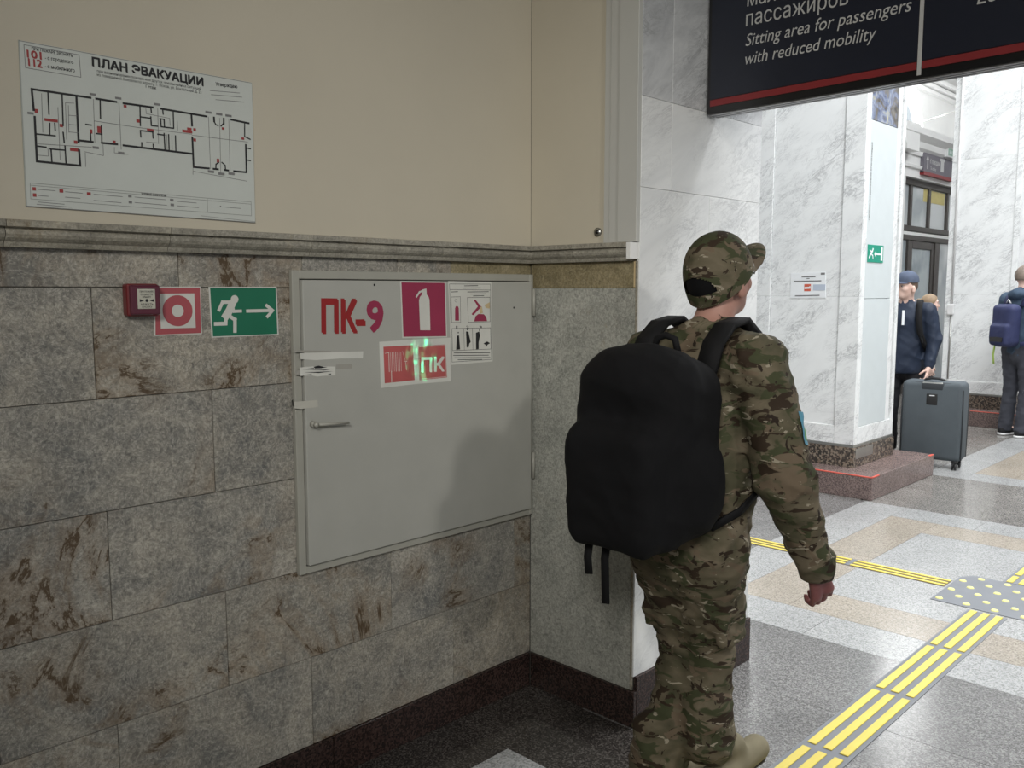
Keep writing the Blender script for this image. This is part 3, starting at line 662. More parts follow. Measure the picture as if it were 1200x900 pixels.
for zz in (.86, 1.50): tube('hinge', [(bx1 - .004, YC - .006, zz), (bx1 - .004, YC - .006, zz + .105)], .007, 'cabinet_frame_paint', cab, 8)
def zc3(x, y): return (320 + x / 3.75, 240 + y / 3.75)       # photo crop at [320,240,640,480]
text('number_lettering', 'ПК', 1, YD, zc3(217, 562), zc3(366, 559), .098, 'paint_red', door, .05, 0, .0006)['label'] = 'painted dark red letters'
text('number_lettering', '-', 1, YD, zc3(367, 560), zc3(402, 559), .096, 'paint_red', door, .05, 0, .0006)
text('number_lettering', '9', 1, YD, zc3(417, 556), zc3(482, 553), .096, 'sticker_crimson', door, .05, 0, .0006)
def zc4(x, y): return (330 + x / 6.923, 390 + y / 6.923)     # photo crop at [330,390,460,520]
sheet('paper_strip', [zc4(*p) for p in ((150, 166), (662, 150), (658, 206), (480, 208), (280, 222), (152, 214))], 1, YD, .0005, 'paper_white', door)
sheet('torn_paper', [zc4(*p) for p in ((145, 282), (260, 272), (435, 274), (436, 345), (330, 350), (290, 356), (240, 346), (150, 350))], 1, YD, .0005, 'paper_white', door)
A = Art(1, YD)
for p in (((258, 276), (300, 266), (340, 276), (370, 278), (320, 288), (270, 290)), ((210, 286), (262, 284), (262, 290)), ((160, 300), (330, 300), (420, 292), (340, 306)), ((180, 320), (420, 312), (300, 326)), ((370, 335), (400, 330), (400, 340)), ((190, 340), (240, 336), (250, 342))): A.poly(*[zc4(*q) for q in p])
A.build('tear_marks', 'print_black', door, .0009)['kind'] = 'stuff'
Art(1, YD).poly(*[zc4(*p) for p in ((100, 140), (400, 148), (400, 156), (110, 158))]).poly(*[zc4(*p) for p in ((440, 258), (572, 250), (572, 290), (440, 296))]).poly(*[zc4(*p) for p in ((110, 318), (145, 300), (145, 340), (112, 340))]).build('glue_marks', 'glue_mark', door, .0004)['kind'] = 'stuff'
sheet('clear_tape', [zc4(*p) for p in ((102, 560), (290, 545), (296, 600), (160, 618), (104, 612))], 1, YD, .0006, 'tape_film', door)
Art(1, YC).poly(*[zc4(*p) for p in ((82, 545), (92, 540), (94, 600), (86, 590))]).build('lock_slot', 'dark_gap', cab, .0006)
for x, y in ((445, 352), (1058, 452)): Art(1, YD).disc(zc3(x, y), .004, 10).build('rivet', 'dark_gap', door, .0006)

# stickers on the cabinet door
s = empty('extinguisher_sticker', tuple(hit(498, 397, 1, YD)), 'crimson sticker with a white fire extinguisher on the cabinet door', 'sticker')
sheet('sticker_sheet', [zc3(*p) for p in ((558, 335), (758, 338), (764, 582), (568, 586))], 1, YD, .0009, 'paper_white', s)
Art(1, YD).poly(*[zc3(*p) for p in ((563, 341), (753, 343), (760, 577), (572, 580))]).build('crimson_field', 'sticker_crimson', s, .0013)
A = Art(1, YD).poly(*[zc3(*p) for p in ((645, 551), (640, 420), (644, 405), (654, 392), (672, 392), (682, 404), (686, 418), (690, 551))])
A.poly(*[zc3(*p) for p in ((654, 393), (656, 372), (672, 368), (674, 393))]); A.line([zc3(*p) for p in ((664, 374), (642, 384), (629, 404))], .0065); A.build('extinguisher_pictogram', 'paper_white', s, .0016)
s = empty('instruction_sheet', tuple(hit(552, 424, 1, YD)), 'black and white printed extinguisher instruction sheet with small pictures', 'notice')
def zc5(x, y): return (440 + x / 6.427, 320 + y / 6.427)     # photo crop at [440,320,590,460]
sheet('sheet_paper', [zc5(*p) for p in ((546, 60), (872, 66), (882, 665), (572, 692))], 1, YD, .0006, 'paper_white', s)
A = Art(1, YD)
for f in (((556, 82), (864, 84), (872, 650), (576, 670), (556, 82)), ((558, 124), (866, 128)), ((568, 180), (638, 178), (640, 372), (574, 372), (568, 180)), ((690, 184), (860, 182), (862, 366), (698, 370), (690, 184)), ((574, 418), (865, 412), (868, 572), (580, 584), (574, 418)), ((664, 416), (668, 580)), ((728, 414), (733, 577))): A.line([zc5(*p) for p in f], .0013)
for x0, x1, y in ((668, 770, 96), (655, 790, 113), (692, 850, 142), (716, 830, 158), (735, 815, 172), (570, 618, 142), (590, 860, 602), (585, 850, 620), (595, 862, 638), (620, 800, 652)): A.line([zc5(x0, y), zc5(x1, y - 2)], .0022)
A.ring(zc5(604, 208), .0050, .0010, 16)
for p in (((612, 470), (628, 470), (636, 575), (606, 578)), ((680, 440), (698, 440), (716, 520), (706, 530), (700, 560), (686, 560)), ((755, 450), (780, 440), (786, 470), (776, 520), (776, 572), (756, 575)), ((812, 530), (840, 515), (862, 528), (840, 540), (838, 556), (826, 540))): A.poly(*[zc5(*q) for q in p])
for c in ((622, 448), (690, 425), (782, 430)): A.disc(zc5(*c), .0028, 12)
A.build('printed_lines', 'print_black', s, .0010)['kind'] = 'stuff'
for b_, x in (('1', 606), ('2', 682), ('3', 780)): text('lettering', b_, 1, YD, zc5(x, 416), zc5(x + (10 if b_ == '1' else 20), 415), .0088, 'print_black', s, .02, 0, .0010)
A = Art(1, YD)
A.poly(*[zc5(*p) for p in ((598, 265), (604, 250), (620, 250), (626, 265), (628, 358), (598, 358))]).build('red_extinguisher_print', 'sticker_crimson', s, .0010)
A = Art(1, YD).poly(*[zc5(*p) for p in ((742, 364), (752, 325), (775, 308), (815, 310), (832, 330), (840, 362))]).poly(*[zc5(*p) for p in ((738, 202), (752, 200), (796, 255), (735, 318), (722, 310), (770, 252))]).build('red_extinguisher_print', 'sticker_crimson', s, .0010)
A = Art(1, YD).poly(*[zc5(*p) for p in ((782, 262), (800, 250), (808, 300), (786, 306))]).poly(*[zc5(*p) for p in ((820, 240), (858, 220), (860, 268), (828, 262))]); A.build('tan_hand_print', 'putty_yellow', s, .0012)
s = empty('hydrant_sticker', tuple(hit(486, 453, 1, YD)), 'faded red hose and hydrant sticker in taped clear film, crossed by green laser light', 'sticker')
sheet('film_sheet', [zc5(*p) for p in ((28, 518), (300, 500), (562, 486), (565, 815), (300, 836), (40, 866))], 1, YD, .0008, 'paper_white', s)
Art(1, YD).poly(*[zc5(*p) for p in ((58, 555), (280, 542), (294, 806), (68, 830))]).build('red_field', 'sticker_red', s, .0012)
Art(1, YD).poly(*[zc5(*p) for p in ((318, 550), (524, 538), (538, 786), (330, 806))]).build('red_field', 'sticker_red', s, .0012)
A = Art(1, YD)
for i in range(8): A.line([zc5(98 + i * 13, 598 - i * .6), zc5(102 + i * 13, 742 - i * .6)], .0013 if i % 2 else .0022)
A.line([zc5(118, 740), zc5(120, 822)], .0028); A.line([zc5(70, 605), zc5(100, 598)], .0016); A.line([zc5(202, 590), zc5(224, 664), zc5(232, 730)], .0014); A.line([zc5(212, 664), zc5(235, 664)], .0014)
for f in (((322, 556), (520, 545), (533, 780), (334, 799), (322, 556)),): A.line([zc5(*p) for p in f], .0014)
A.build('hose_pictogram', 'paper_white', s, .0015)['kind'] = 'stuff'
text('lettering', 'ПК', 1, YD, zc5(345, 745), zc5(515, 737), .047, 'paper_white', s, .05, 0, .0015)

# ---- round wall bell / key socket on the pier
rc = hit(701, 272, 0, XR); s = empty('round_wall_button', (XR, rc[1], rc[2] - .015), 'small round metal button on the cream pier beside casing', 'button')
tube('rim', [(XR + .001, rc[1], rc[2]), (XR - .006, rc[1], rc[2])], .0155, 'bare_metal', s, 20)
tube('button', [(XR - .006, rc[1], rc[2]), (XR - .009, rc[1], rc[2])], .007, 'sign_black', s, 14)

# ---- hanging direction sign over the passage
XS = 2.914
sg = empty('hanging_direction_sign', (XS, 1.2, 2.25), 'long black hanging direction sign with red stripe over the passage', 'sign')
def sz(y): return 2.246 + (1.826 - y) * .0125
def sbox(name, y0, y1, dz0, dz1, x0, x1, mat):
    bm = bmesh.new(); v = []
    for x in (x0, x1):
        for y, dz in ((y0, dz0), (y1, dz0), (y1, dz1), (y0, dz1)): v.append(bm.verts.new((x, y, sz(y) + dz)))
    for f in ((0, 1, 2, 3), (7, 6, 5, 4), (0, 4, 5, 1), (1, 5, 6, 2), (2, 6, 7, 3), (3, 7, 4, 0)): bm.faces.new([v[i] for i in f])
    return bm_done(name, bm, mat, sg)
YE = -1.3
sbox('body', 1.818, YE, .004, .60, XS + .002, XS + .085, 'sign_black')
for a, b in ((.010, .026), (.034, .052), (.060, .075)): sbox('bottom_rail', 1.816, YE, .0, .004, XS + a, XS + b, 'sign_steel')
for y0, y1 in ((1.805, 1.066), (1.050, .10), (.085, YE)):
    sbox('navy_panel', y0, y1, .055, .58, XS - .001, XS + .002, 'sign_navy'); sbox('red_stripe', y0, y1, .030, .053, XS - .001, XS + .002, 'sign_red')
for y in (1.058, .0925): sbox('divider', y + .006, y - .006, .012, .59, XS - .0015, XS + .002, 'sign_letters')
for y in (1.3, -.6): tube('hanger_rod', [(XS + .045, y, sz(y) + .60), (XS + .045, y, 2.93)], .008, 'sign_steel', sg)
def st(body, p0, p1, h, bold=.004, shear=0.0): text('lettering', body, 0, XS, p0, p1, h, 'sign_letters', sg, bold, shear, .0025)
st('маломобильных', (876, 7.8), (1040, -27), .052, .006)
st('пассажиров', (874.4, 31), (994, 5), .052, .006)
st('Sitting area for passengers', (874, 54.4), (1068.5, 12.8), .042, .002, .22); st('with reduced mobility', (873.4, 76), (1027, 46), .042, .002, .22)
st('Lounge', (1145, 5.6), (1222, -11), .042, .002, .22)

# ---- signs on the near column
XC, YCF = 6.877, 2.868
s = empty('column_notice', tuple(hit(947, 350, 0, XC)), 'white paper notice with orange square on the near column front', 'notice')
def zc6(x, y): return (915 + x / 17.14, 310 + y / 17.14)     # photo crop at [915,310,985,360]
sheet('notice_board', [zc6(*p) for p in ((205, 175), (905, 150), (902, 668), (195, 675))], 0, XC + .012, .004, 'paper_bright' if 'paper_bright' in MATS else plain('paper_bright', (.84, .86, .88), .4, var=.01).name, s)
A = Art(0, XC + .012)
for x0, x1, y, w in ((435, 690, 245, .011), (530, 575, 282, .007), (275, 810, 338, .009), (300, 775, 628, .009), (825, 875, 185, .016)): A.line([zc6(x0, y), zc6(x1, y - (x1 - x0) * .02)], w)
A.build('text_lines', 'print_grey', s, .0050)['kind'] = 'stuff'
Art(0, XC + .012).rect(zc6(478, 392), zc6(604, 535)).build('orange_square', 'notice_orange', s, .0050)
Art(0, XC + .012).line([zc6(500, 470), zc6(585, 466)], .016).line([zc6(585, 466), zc6(590, 445)], .010).build('white_mark', 'paper_bright', s, .0056)
Art(0, XC + .012).rect(zc6(655, 400), zc6(900, 520)).build('blue_strip', 'notice_blue', s, .0050)
YPN = YCF + .004
s = empty('evacuation_sign', (7.16, YPN, 1.822), 'green sideways running-man sign on the white column panel', 'sign')
box('sign_plate', (7.00, YPN - .004, 1.822), (7.31, YPN, 1.96), 'exit_green_bright', s)
A = Art(1, YPN - .004, False); A.rect((7.255, 1.945), (7.292, 1.838)); A.line([(7.13, 1.888), (7.25, 1.888)], .013); A.line([(7.155, 1.905), (7.13, 1.888), (7.155, 1.871)], .010)
A.disc((7.095, 1.925), .011, 12, .010); A.line([(7.085, 1.91), (7.05, 1.885), (7.03, 1.86)], .02); A.line([(7.06, 1.89), (7.095, 1.875), (7.10, 1.855)], .012); A.line([(7.07, 1.905), (7.035, 1.915)], .010)
A.build('running_man', 'paper_bright', s, .0012)
s = empty('panel_caption', (6.99, YPN, 2.0), 'thin vertical line of small lettering along the white column panel', 'lettering')
text('lettering', 'свободное движение впечатлений', 1, YPN, (7.015, 2.15), (7.015, 2.75), .028, 'print_grey', s, 0, 0, .001, px=False)
# ---- sign and exit light over the far door
s = empty('door_direction_sign', (14.5, YV, 3.34), 'plum direction sign with white arrow over the far doors', 'sign')
box('sign_board', (13.99, YV - .06, 3.36), (15.30, YV - .001, 3.66), 'plum_sign', s, .004); box('red_stripe', (13.99, YV - .063, 3.335), (15.30, YV - .002, 3.385), 'sign_red', s)
A = Art(1, YV - .06, False); A.line([(14.13, 3.44), (14.13, 3.58)], .03); A.raw([(14.07, 3.56), (14.19, 3.56), (14.13, 3.63)]); A.build('arrow_mark', 'sign_letters', s, .001)
A = Art(1, YV - .06, False); A.rect((14.70, 3.60), (14.84, 3.44)); A.line([(14.68, 3.62), (14.86, 3.62)], .04); A.build('train_pictogram', 'sign_letters', s, .001)
text('lettering', 'К поездам', 1, YV - .06, (14.24, 3.52), (14.64, 3.52), .07, 'sign_letters', s, .01, 0, .001, px=False); text('lettering', 'To trains', 1, YV - .06, (14.26, 3.43), (14.5, 3.43), .05, 'sign_letters', s, .01, .2, .001, px=False)['kind'] = 'stuff'
s = empty('exit_light_box', (14.95, YV, 3.68), 'small pale green exit light box above the door sign', 'sign')
box('housing', (14.80, YV - .12, 3.675), (15.15, YV - .001, 3.83), 'cable_white', s, .006); box('green_face', (14.835, YV - .124, 3.70), (15.115, YV - .1195, 3.805), 'notice_green' if 'notice_green' in MATS else plain('notice_green', (.30, .46, .38), .4).name, s)
text('lettering', 'ВЫХОД', 1, YV - .124, (14.87, 3.73), (15.08, 3.73), .045, 'paper_bright', s, .01, 0, .001, px=False)

# ================================================================== TACTILE PAVING
def tact_strip(name, label, y0, y1, cells, gap, three_y, ym, x_end):
    pass
TG = 'tactile paving on the hall floor'
def strip_x(label, xa, xb, y0, y1, joints):
    t = tag(empty('tactile_guide_strip', ((xa + xb) / 2, (y0 + y1) / 2, 0)), label, 'tactile strip', TG)
    box('grey_base', (xa, y0, 0), (xb, y1, .0022), 'tactile_grey', t)
    w = (y1 - y0); bw = .032
    for a, b in joints:
        for c in (-.058, 0, .058): box('yellow_bar', (a, (y0 + y1) / 2 + c - bw / 2, .0015), (b, (y0 + y1) / 2 + c + bw / 2, .0065), 'tactile_yellow', t, .002)
    return t
js = []
xs = [hit(x, y, 2, 0)[0] for x, y in ((1134, 718), (1093, 757), (1091, 760), (1029, 811), (1026, 814), (949, 880), (945, 883.5), (905, 918))]
print('strip xs', xs)
L = .575; g = .035; x = 4.655; js = []
while x > .9: js.append((x - L, x)); x -= L + g
strip_x('wide grey tactile strip with three yellow bars leading towards the viewer', x + g, 4.665, 1.150, 1.330, js)
js = []; x = 5.262
while x < 10.6: js.append((x, x + (.13 if x < 5.3 else L))); x = js[-1][1] + g
strip_x('grey tactile strip with yellow bars continuing beyond the dotted pad', 5.255, x, 1.150, 1.330, js)
t = tag(empty('tactile_narrow_strip', (5.01, 2.1, 0)), 'narrow yellow-lined tactile strip crossing the terrazzo beyond the walking person', 'tactile strip', TG)
for ya, yb in ((1.535, 2.06), (2.09, 3.3)):
    box('brown_base', (4.945, ya, 0), (5.080, yb, .0018), 'thin_tactile_brown', t)
    for c in (-.048, 0, .048): box('yellow_bar', (5.0125 + c - .0125, ya + .002, .001), (5.0125 + c + .0125, yb - .002, .005), 'tactile_yellow', t, .0015)
box('joint_plate', (4.945, 2.06, 0), (5.080, 2.09, .003), 'tactile_grey', t)
t = tag(empty('tactile_warning_pad', (4.97, .96, 0)), 'grey square tactile pad studded with pale yellow dots', 'tactile pad', TG)
sheet_pts = [(4.69, 1.52), (5.17, 1.525), (5.25, 1.475), (5.25, .95), (4.69, .95)]
prism('pad_base', sheet_pts, 2, 0, .0025, 'tactile_grey', t)
bm = bmesh.new(); tube_bm(bm, [(0, 0, 0), (0, 0, .0045)], .016, 12, [.019, .0155]); me0 = bpy.data.meshes.new('dot'); bm.to_mesh(me0); bm.free(); plain('dot_yellow', (.78, .74, .28), .5); me0.materials.append(MATS['dot_yellow'])
ny = 0
for i in range(6):
    for j in range(9):
        x = 4.735 + i * .094; y = 1.49 - j * .066 * 1.0 - (0)
        if (i + j) % 2: continue
        if y < .965: continue
        o_ = link('dot', me0, None, None); o_.location = (x, y, .0022); o_.parent = t; o_.matrix_parent_inverse = Matrix.Translation(-t.location)

# ================================================================== PEOPLE (smooth implicit surfaces turned into meshes)
class Field:
    def __init__(s, lo, hi, vox):
        s.lo = np.array(lo, np.float32); s.v = vox
        s.n = np.ceil((np.array(hi) - s.lo) / vox).astype(int) + 1
        s.f = np.full(s.n, .5, np.float32)
    def grid(s, lo, hi):
        a = np.clip(np.floor((np.array(lo) - s.lo) / s.v).astype(int), 0, s.n - 1); b = np.clip(np.ceil((np.array(hi) - s.lo) / s.v).astype(int) + 1, 1, s.n)
        ax = [s.lo[i] + s.v * np.arange(a[i], b[i], dtype=np.float32) for i in range(3)]
        return tuple(slice(a[i], b[i]) for i in range(3)), np.meshgrid(*ax, indexing='ij')
    def put(s, d, sl, k, cut=False):
        f = s.f[sl]
        if cut: f = -f
        if k > 0:
            h = np.clip(.5 + .5 * (f - d) / k, 0, 1); r = f * (1 - h) + d * h - k * h * (1 - h)
        else: r = np.minimum(f, d)
        s.f[sl] = -r if cut else r
    def cap(s, a, b, ra, rb, k=.02, w=None, q=1.0, cut=False):
        """tapered capsule; squashed by q along the direction w"""
        a = np.array(a, np.float32); b = np.array(b, np.float32); m = max(ra, rb) + k + 3 * s.v
        sl, (X, Y, Z) = s.grid(np.minimum(a, b) - m, np.maximum(a, b) + m)
        if X.size == 0: return
        ab = b - a; L2 = float(ab @ ab) + 1e-9
        px, py, pz = X - a[0], Y - a[1], Z - a[2]
        t = np.clip((px * ab[0] + py * ab[1] + pz * ab[2]) / L2, 0, 1)
        px, py, pz = px - t * ab[0], py - t * ab[1], pz - t * ab[2]
        if w is not None:
            w = np.array(w, np.float32); w = w / np.linalg.norm(w); c = px * w[0] + py * w[1] + pz * w[2]; e = c * (1 / q - 1)
            px, py, pz = px + e * w[0], py + e * w[1], pz + e * w[2]
        d = np.sqrt(px * px + py * py + pz * pz) - (ra + (rb - ra) * t)
        if w is not None: d = d * (q ** .5)
        s.put(d, sl, k, cut)
    def ell(s, c, r, k=.02, R=None, cut=False):
        c = np.array(c, np.float32); m = max(r) + k + 3 * s.v
        sl, (X, Y, Z) = s.grid(c - m, c + m)
        if X.size == 0: return
        P = np.stack([X - c[0], Y - c[1], Z - c[2]], -1)
        if R is not None: P = P @ np.array(R, np.float32)
        rr = np.array(r, np.float32); k0 = np.linalg.norm(P / rr, axis=-1); k1 = np.linalg.norm(P / (rr * rr), axis=-1) + 1e-6
        s.put(k0 * (k0 - 1) / k1, sl, k, cut)
    def rbox(s, c, h, r, k=.02, cut=False):
        c = np.array(c, np.float32); h = np.array(h, np.float32); sl, (X, Y, Z) = s.grid(c - h - k - 3 * s.v, c + h + k + 3 * s.v)
        q = [np.abs(A - c[i]) - (h[i] - r) for i, A in enumerate((X, Y, Z))]
        d = np.sqrt(sum(np.maximum(e, 0) ** 2 for e in q)) + np.minimum(np.maximum(np.maximum(q[0], q[1]), q[2]), 0) - r
        s.put(d, sl, k, cut)
    def plane(s, n, o):      # keep the side where (p-o).n < 0
        n = np.array(n, np.float32); sl, (X, Y, Z) = s.grid(s.lo, s.lo + s.v * s.n)
        s.f = np.maximum(s.f, (X - o[0]) * n[0] + (Y - o[1]) * n[1] + (Z - o[2]) * n[2])
    def folds(s, amp, freq, seed, zs=1.0):
        rg = np.random.default_rng(seed); sl, (X, Y, Z) = s.grid(s.lo, s.lo + s.v * s.n); m = np.abs(s.f) < .05
        P = np.stack([X[m], Y[m], Z[m] * zs], -1); o = np.zeros(len(P), np.float32)
        for i in range(9):
            d = rg.normal(size=3); d /= np.linalg.norm(d); e = rg.normal(size=3); e /= np.linalg.norm(e)
            fr = freq * (.6 + 1.3 * rg.random()); wob = np.sin(P @ e.astype(np.float32) * fr * .55 + rg.random() * 6) * 1.6
            o += (1 - np.abs(np.sin(P @ d.astype(np.float32) * fr * .5 + wob + rg.random() * 6))) ** 2 - .35
        s.f[m] -= amp * o / 2.2
    def mesh(s, name, smooth_it=1):
        f = s.f; I = f < 0; n = np.array(f.shape) - 1
        cnt = sum(I[i:i + n[0], j:j + n[1], k:k + n[2]].astype(np.int8) for i in (0, 1) for j in (0, 1) for k in (0, 1))
        act = (cnt > 0) & (cnt < 8); idx = np.full(act.shape, -1, np.int64); C = np.argwhere(act); idx[act] = np.arange(len(C))
        acc = np.zeros((len(C), 3)); num = np.zeros(len(C)); cs = [(i, j, k) for i in (0, 1) for j in (0, 1) for k in (0, 1)]
        for a in cs:
            for ax in range(3):
                if a[ax]: continue
                b = list(a); b[ax] = 1
                fa = f[C[:, 0] + a[0], C[:, 1] + a[1], C[:, 2] + a[2]]; fb = f[C[:, 0] + b[0], C[:, 1] + b[1], C[:, 2] + b[2]]
                m = (fa < 0) != (fb < 0); t = np.where(m, fa / np.where(m, fa - fb, 1), 0); p = np.array(a)[None] + np.zeros((len(C), 3)); p[:, ax] += t
                acc[m] += p[m]; num[m] += 1
        V = C + acc / num[:, None]; Q = []
        for ax in range(3):
            o1, o2 = [i for i in range(3) if i != ax]; A = np.moveaxis(I, (ax, o1, o2), (0, 1, 2)); X = np.moveaxis(idx, (ax, o1, o2), (0, 1, 2))
            e = A[:-1, 1:-1, 1:-1] != A[1:, 1:-1, 1:-1]; W = np.argwhere(e); i, j, k = W[:, 0], W[:, 1] + 1, W[:, 2] + 1
            q = np.stack([X[i, j - 1, k - 1], X[i, j, k - 1], X[i, j, k], X[i, j - 1, k]], 1); fl_ = A[i, j, k]
            if ax == 1: fl_ = ~fl_
            q[~fl_] = q[~fl_][:, ::-1]; Q.append(q)
        Q = np.concatenate(Q); Q = Q[(Q >= 0).all(1)]
        for _ in range(smooth_it):
            sm = np.zeros_like(V); ct = np.zeros(len(V))
            for a, b in ((0, 1), (1, 2), (2, 3), (3, 0)):
                np.add.at(sm, Q[:, a], V[Q[:, b]]); np.add.at(ct, Q[:, a], 1); np.add.at(sm, Q[:, b], V[Q[:, a]]); np.add.at(ct, Q[:, b], 1)
            V = np.where(ct[:, None] > 0, .5 * V + .5 * sm / np.maximum(ct, 1)[:, None], V)
        V = s.lo + V * s.v
        me = bpy.data.meshes.new(name); me.vertices.add(len(V)); me.vertices.foreach_set('co', V.astype(np.float32).ravel())
        me.loops.add(Q.size); me.loops.foreach_set('vertex_index', Q.astype(np.int32).ravel()); me.polygons.add(len(Q))
        me.polygons.foreach_set('loop_start', np.arange(0, Q.size, 4, dtype=np.int32)); me.polygons.foreach_set('use_smooth', np.ones(len(Q), bool)); me.update(); me.validate()
        return me
def child(name, me, mat, root, label=None):
    """me is in root's local frame"""
    o = bpy.data.objects.new(name, me); COL.objects.link(o); o.parent = root
    if len(me.materials) == 0:
        for q in (mat if isinstance(mat, (list, tuple)) else [mat]): me.materials.append(MATS[q])
    if label: o['label'] = label
    return o
def bm_child(name, bm, mat, root, smooth=True, label=None):
    me = bpy.data.meshes.new(name); bmesh.ops.recalc_face_normals(bm, faces=bm.faces); bm.to_mesh(me); bm.free()
    if smooth: me.polygons.foreach_set('use_smooth', [True] * len(me.polygons))
    return child(name, me, mat, root, label)
V3 = lambda *a: np.array(a, float)
def head_frame(c, yaw, pitch=0.0):
    cy, sy = math.cos(yaw), math.sin(yaw); cp, sp = math.cos(pitch), math.sin(pitch)
    R = np.array([[cy, -sy, 0], [sy, cy, 0], [0, 0, 1]]) @ np.array([[cp, 0, sp], [0, 1, 0], [-sp, 0, cp]])
    return R, (lambda x, y, z: np.array(c) + R @ np.array([x, y, z]))
def add_head(F, c, yaw, pitch, nb, s=1.0):
    """head centred at c (mid skull), nb = base of the neck"""
    R, P = head_frame(c, yaw, pitch)
    def E(p, r, k=.02): F.ell(P(*[q * s for q in p]), [q * s for q in r], k, R)
    F.cap(nb, P(-.018 * s, 0, -.07 * s), .062 * s, .055 * s, .02)
    E((-.008, 0, .018), (.098, .077, .098)); E((.018, 0, -.045), (.072, .060, .072)); E((.058, 0, -.088), (.026, .030, .024), .03)
    E((.080, 0, .030), (.016, .052, .012), .018)                       # brow
    F.cap(P(.088 * s, 0, .012 * s), P(.108 * s, 0, -.026 * s), .007 * s, .013 * s, .012)   # nose
    for y in (-1, 1):
        E((.052, y * .045, -.022), (.03, .02, .022), .02)              # cheek
        F.ell(P(.088 * s, y * .031 * s, .008 * s), [.012 * s, .016 * s, .010 * s], .008, R, cut=True)   # eye socket
        E((-.012, y * .083, -.026), (.021, .014, .036), .006)          # ear
        F.ell(P(-.006 * s, y * .097 * s, -.022 * s), [.008 * s, .006 * s, .018 * s], .004, R, cut=True)
    E((.084, 0, -.054), (.012, .024, .006), .008); E((.083, 0, -.066), (.012, .021, .007), .008)
    F.ell(P(.097 * s, 0, -.060 * s), [.01 * s, .026 * s, .0022 * s], .003, R, cut=True)   # mouth line
def face_bits(root, c, yaw, pitch, s=1.0, brow=None):
    R, P = head_frame(c, yaw, pitch)
    for y in (-1, 1):
        bm = bmesh.new(); bmesh.ops.create_uvsphere(bm, u_segments=12, v_segments=8, radius=.0112 * s, matrix=Matrix.Translation(P(.076 * s, y * .031 * s, .008 * s))); bm_child('eye', bm, 'eye_white', root)
        bm = bmesh.new(); bmesh.ops.create_uvsphere(bm, u_segments=10, v_segments=6, radius=.006 * s, matrix=Matrix.Translation(P(.084 * s, y * .031 * s, .008 * s))); bm_child('iris', bm, 'eye_dark', root)
        bm = bmesh.new(); tube_bm(bm, [P(.089 * s, y * .016 * s, .030 * s), P(.091 * s, y * .033 * s, .035 * s), P(.078 * s, y * .052 * s, .030 * s)], .004 * s, 6); bm_child('eyebrow', bm, brow or 'hair_brown', root)
def add_hand(F, w, d, n, side, L=.19, curl=1.2, s=1.0):
    """w wrist, d direction of the palm, n direction the palm faces, side = direction of the thumb"""
    w, d, n, t = [np.array(q, float) for q in (w, d, n, side)]; d /= np.linalg.norm(d); n -= d * (n @ d); n /= np.linalg.norm(n); t = t - d * (t @ d) - n * (t @ n); t /= np.linalg.norm(t)
    F.cap(w - d * .03, w + d * .02, .027 * s, .026 * s, .015, n, .75)
    for u in (-.5, .5): F.cap(w + d * .015 + t * u * .03 * s, w + d * .082 * s + t * u * .046 * s, .020 * s, .019 * s, .014, n, .7)
    for i, (u, l) in enumerate(((.034, .86), (.012, 1.0), (-.011, .94), (-.033, .76))):
        p = w + d * .085 * s + t * u * s; a = .25 * curl
        for ln, da, r in ((.042 * l, 0.0, .0098), (.027 * l, .85, .0090), (.022 * l, .75, .0082)):
            a += da * curl; q = p + (d * math.cos(a) + n * math.sin(a)) * ln * s; F.cap(p, q, r * s, r * .93 * s, .003); p = q
    p = w + d * .022 * s + t * .028 * s + n * .004
    for ln, e in ((.040, (.55, .62, .42)), (.030, (.72, .12, .62)), (.024, (.6, -.35, .70))):
        q = p + (d * e[0] + t * e[1] + n * e[2]) * ln * s; F.cap(p, q, .0115 * s, .0100 * s, .004); p = q
def skin(name, c, c2):
    k = NB(name); v = k.pos(obj=True); n = k.noise(v, 22, 4)
    k.b.inputs['Subsurface Weight'].default_value = .0
    return k.done(k.mix(k.ramp(n, [(.3, 0.0), (.7, 1.0)]), c, c2), .5, spec=.35)
skin('skin_soldier', (.38, .20, .16), (.46, .26, .21)); skin('skin_pale', (.62, .41, .34), (.70, .50, .43)); skin('hand_reddish', (.20, .075, .075), (.26, .10, .095))
plain('eye_white', (.48, .42, .39), .3); plain('eye_dark', (.03, .03, .04), .2); plain('hair_brown', (.10, .065, .045), .6, var=.3); plain('hair_fair', (.30, .21, .13), .6, var=.3); plain('hair_grey_brown', (.20, .16, .13), .6, var=.3)
def cloth(name, c, var=.12, fine=420, rough=.8):
    k = NB(name); v = k.pos(obj=True); n = k.noise(v, 6, 5, .6); w = k.noise(v, fine, 2)
    col = k.mix(k.ramp(n, [(.3, 0.0), (.7, 1.0)]), tuple(x * (1 - var) for x in c), tuple(x * (1 + var) for x in c)); k.bump(w, .25, .001)
    return k.done(col, rough, spec=.25)
cloth('black_nylon', (.0035, .0035, .0045), .2, rough=.9); cloth('black_webbing', (.006, .006, .007), .2); cloth('navy_shell', (.021, .030, .053), .12, rough=.55); cloth('blue_grey_jacket', (.050, .078, .120), .12); cloth('black_denim', (.016, .016, .019), .2); cloth('grey_denim', (.055, .058, .072), .2); cloth('cap_blue', (.085, .105, .155), .2); cloth('pack_blue', (.035, .042, .105), .15, rough=.6); cloth('white_knit', (.72, .70, .67), .08); cloth('boot_suede', (.20, .175, .115), .2); cloth('boot_sole', (.05, .045, .035), .2); cloth('shoe_black', (.02, .02, .022), .2); plain('shoe_white', (.80, .80, .80), .5); plain('patch_blue', (.10, .30, .42), .5); plain('patch_green', (.12, .34, .10), .5); plain('strap_lime', (.45, .65, .12), .5)
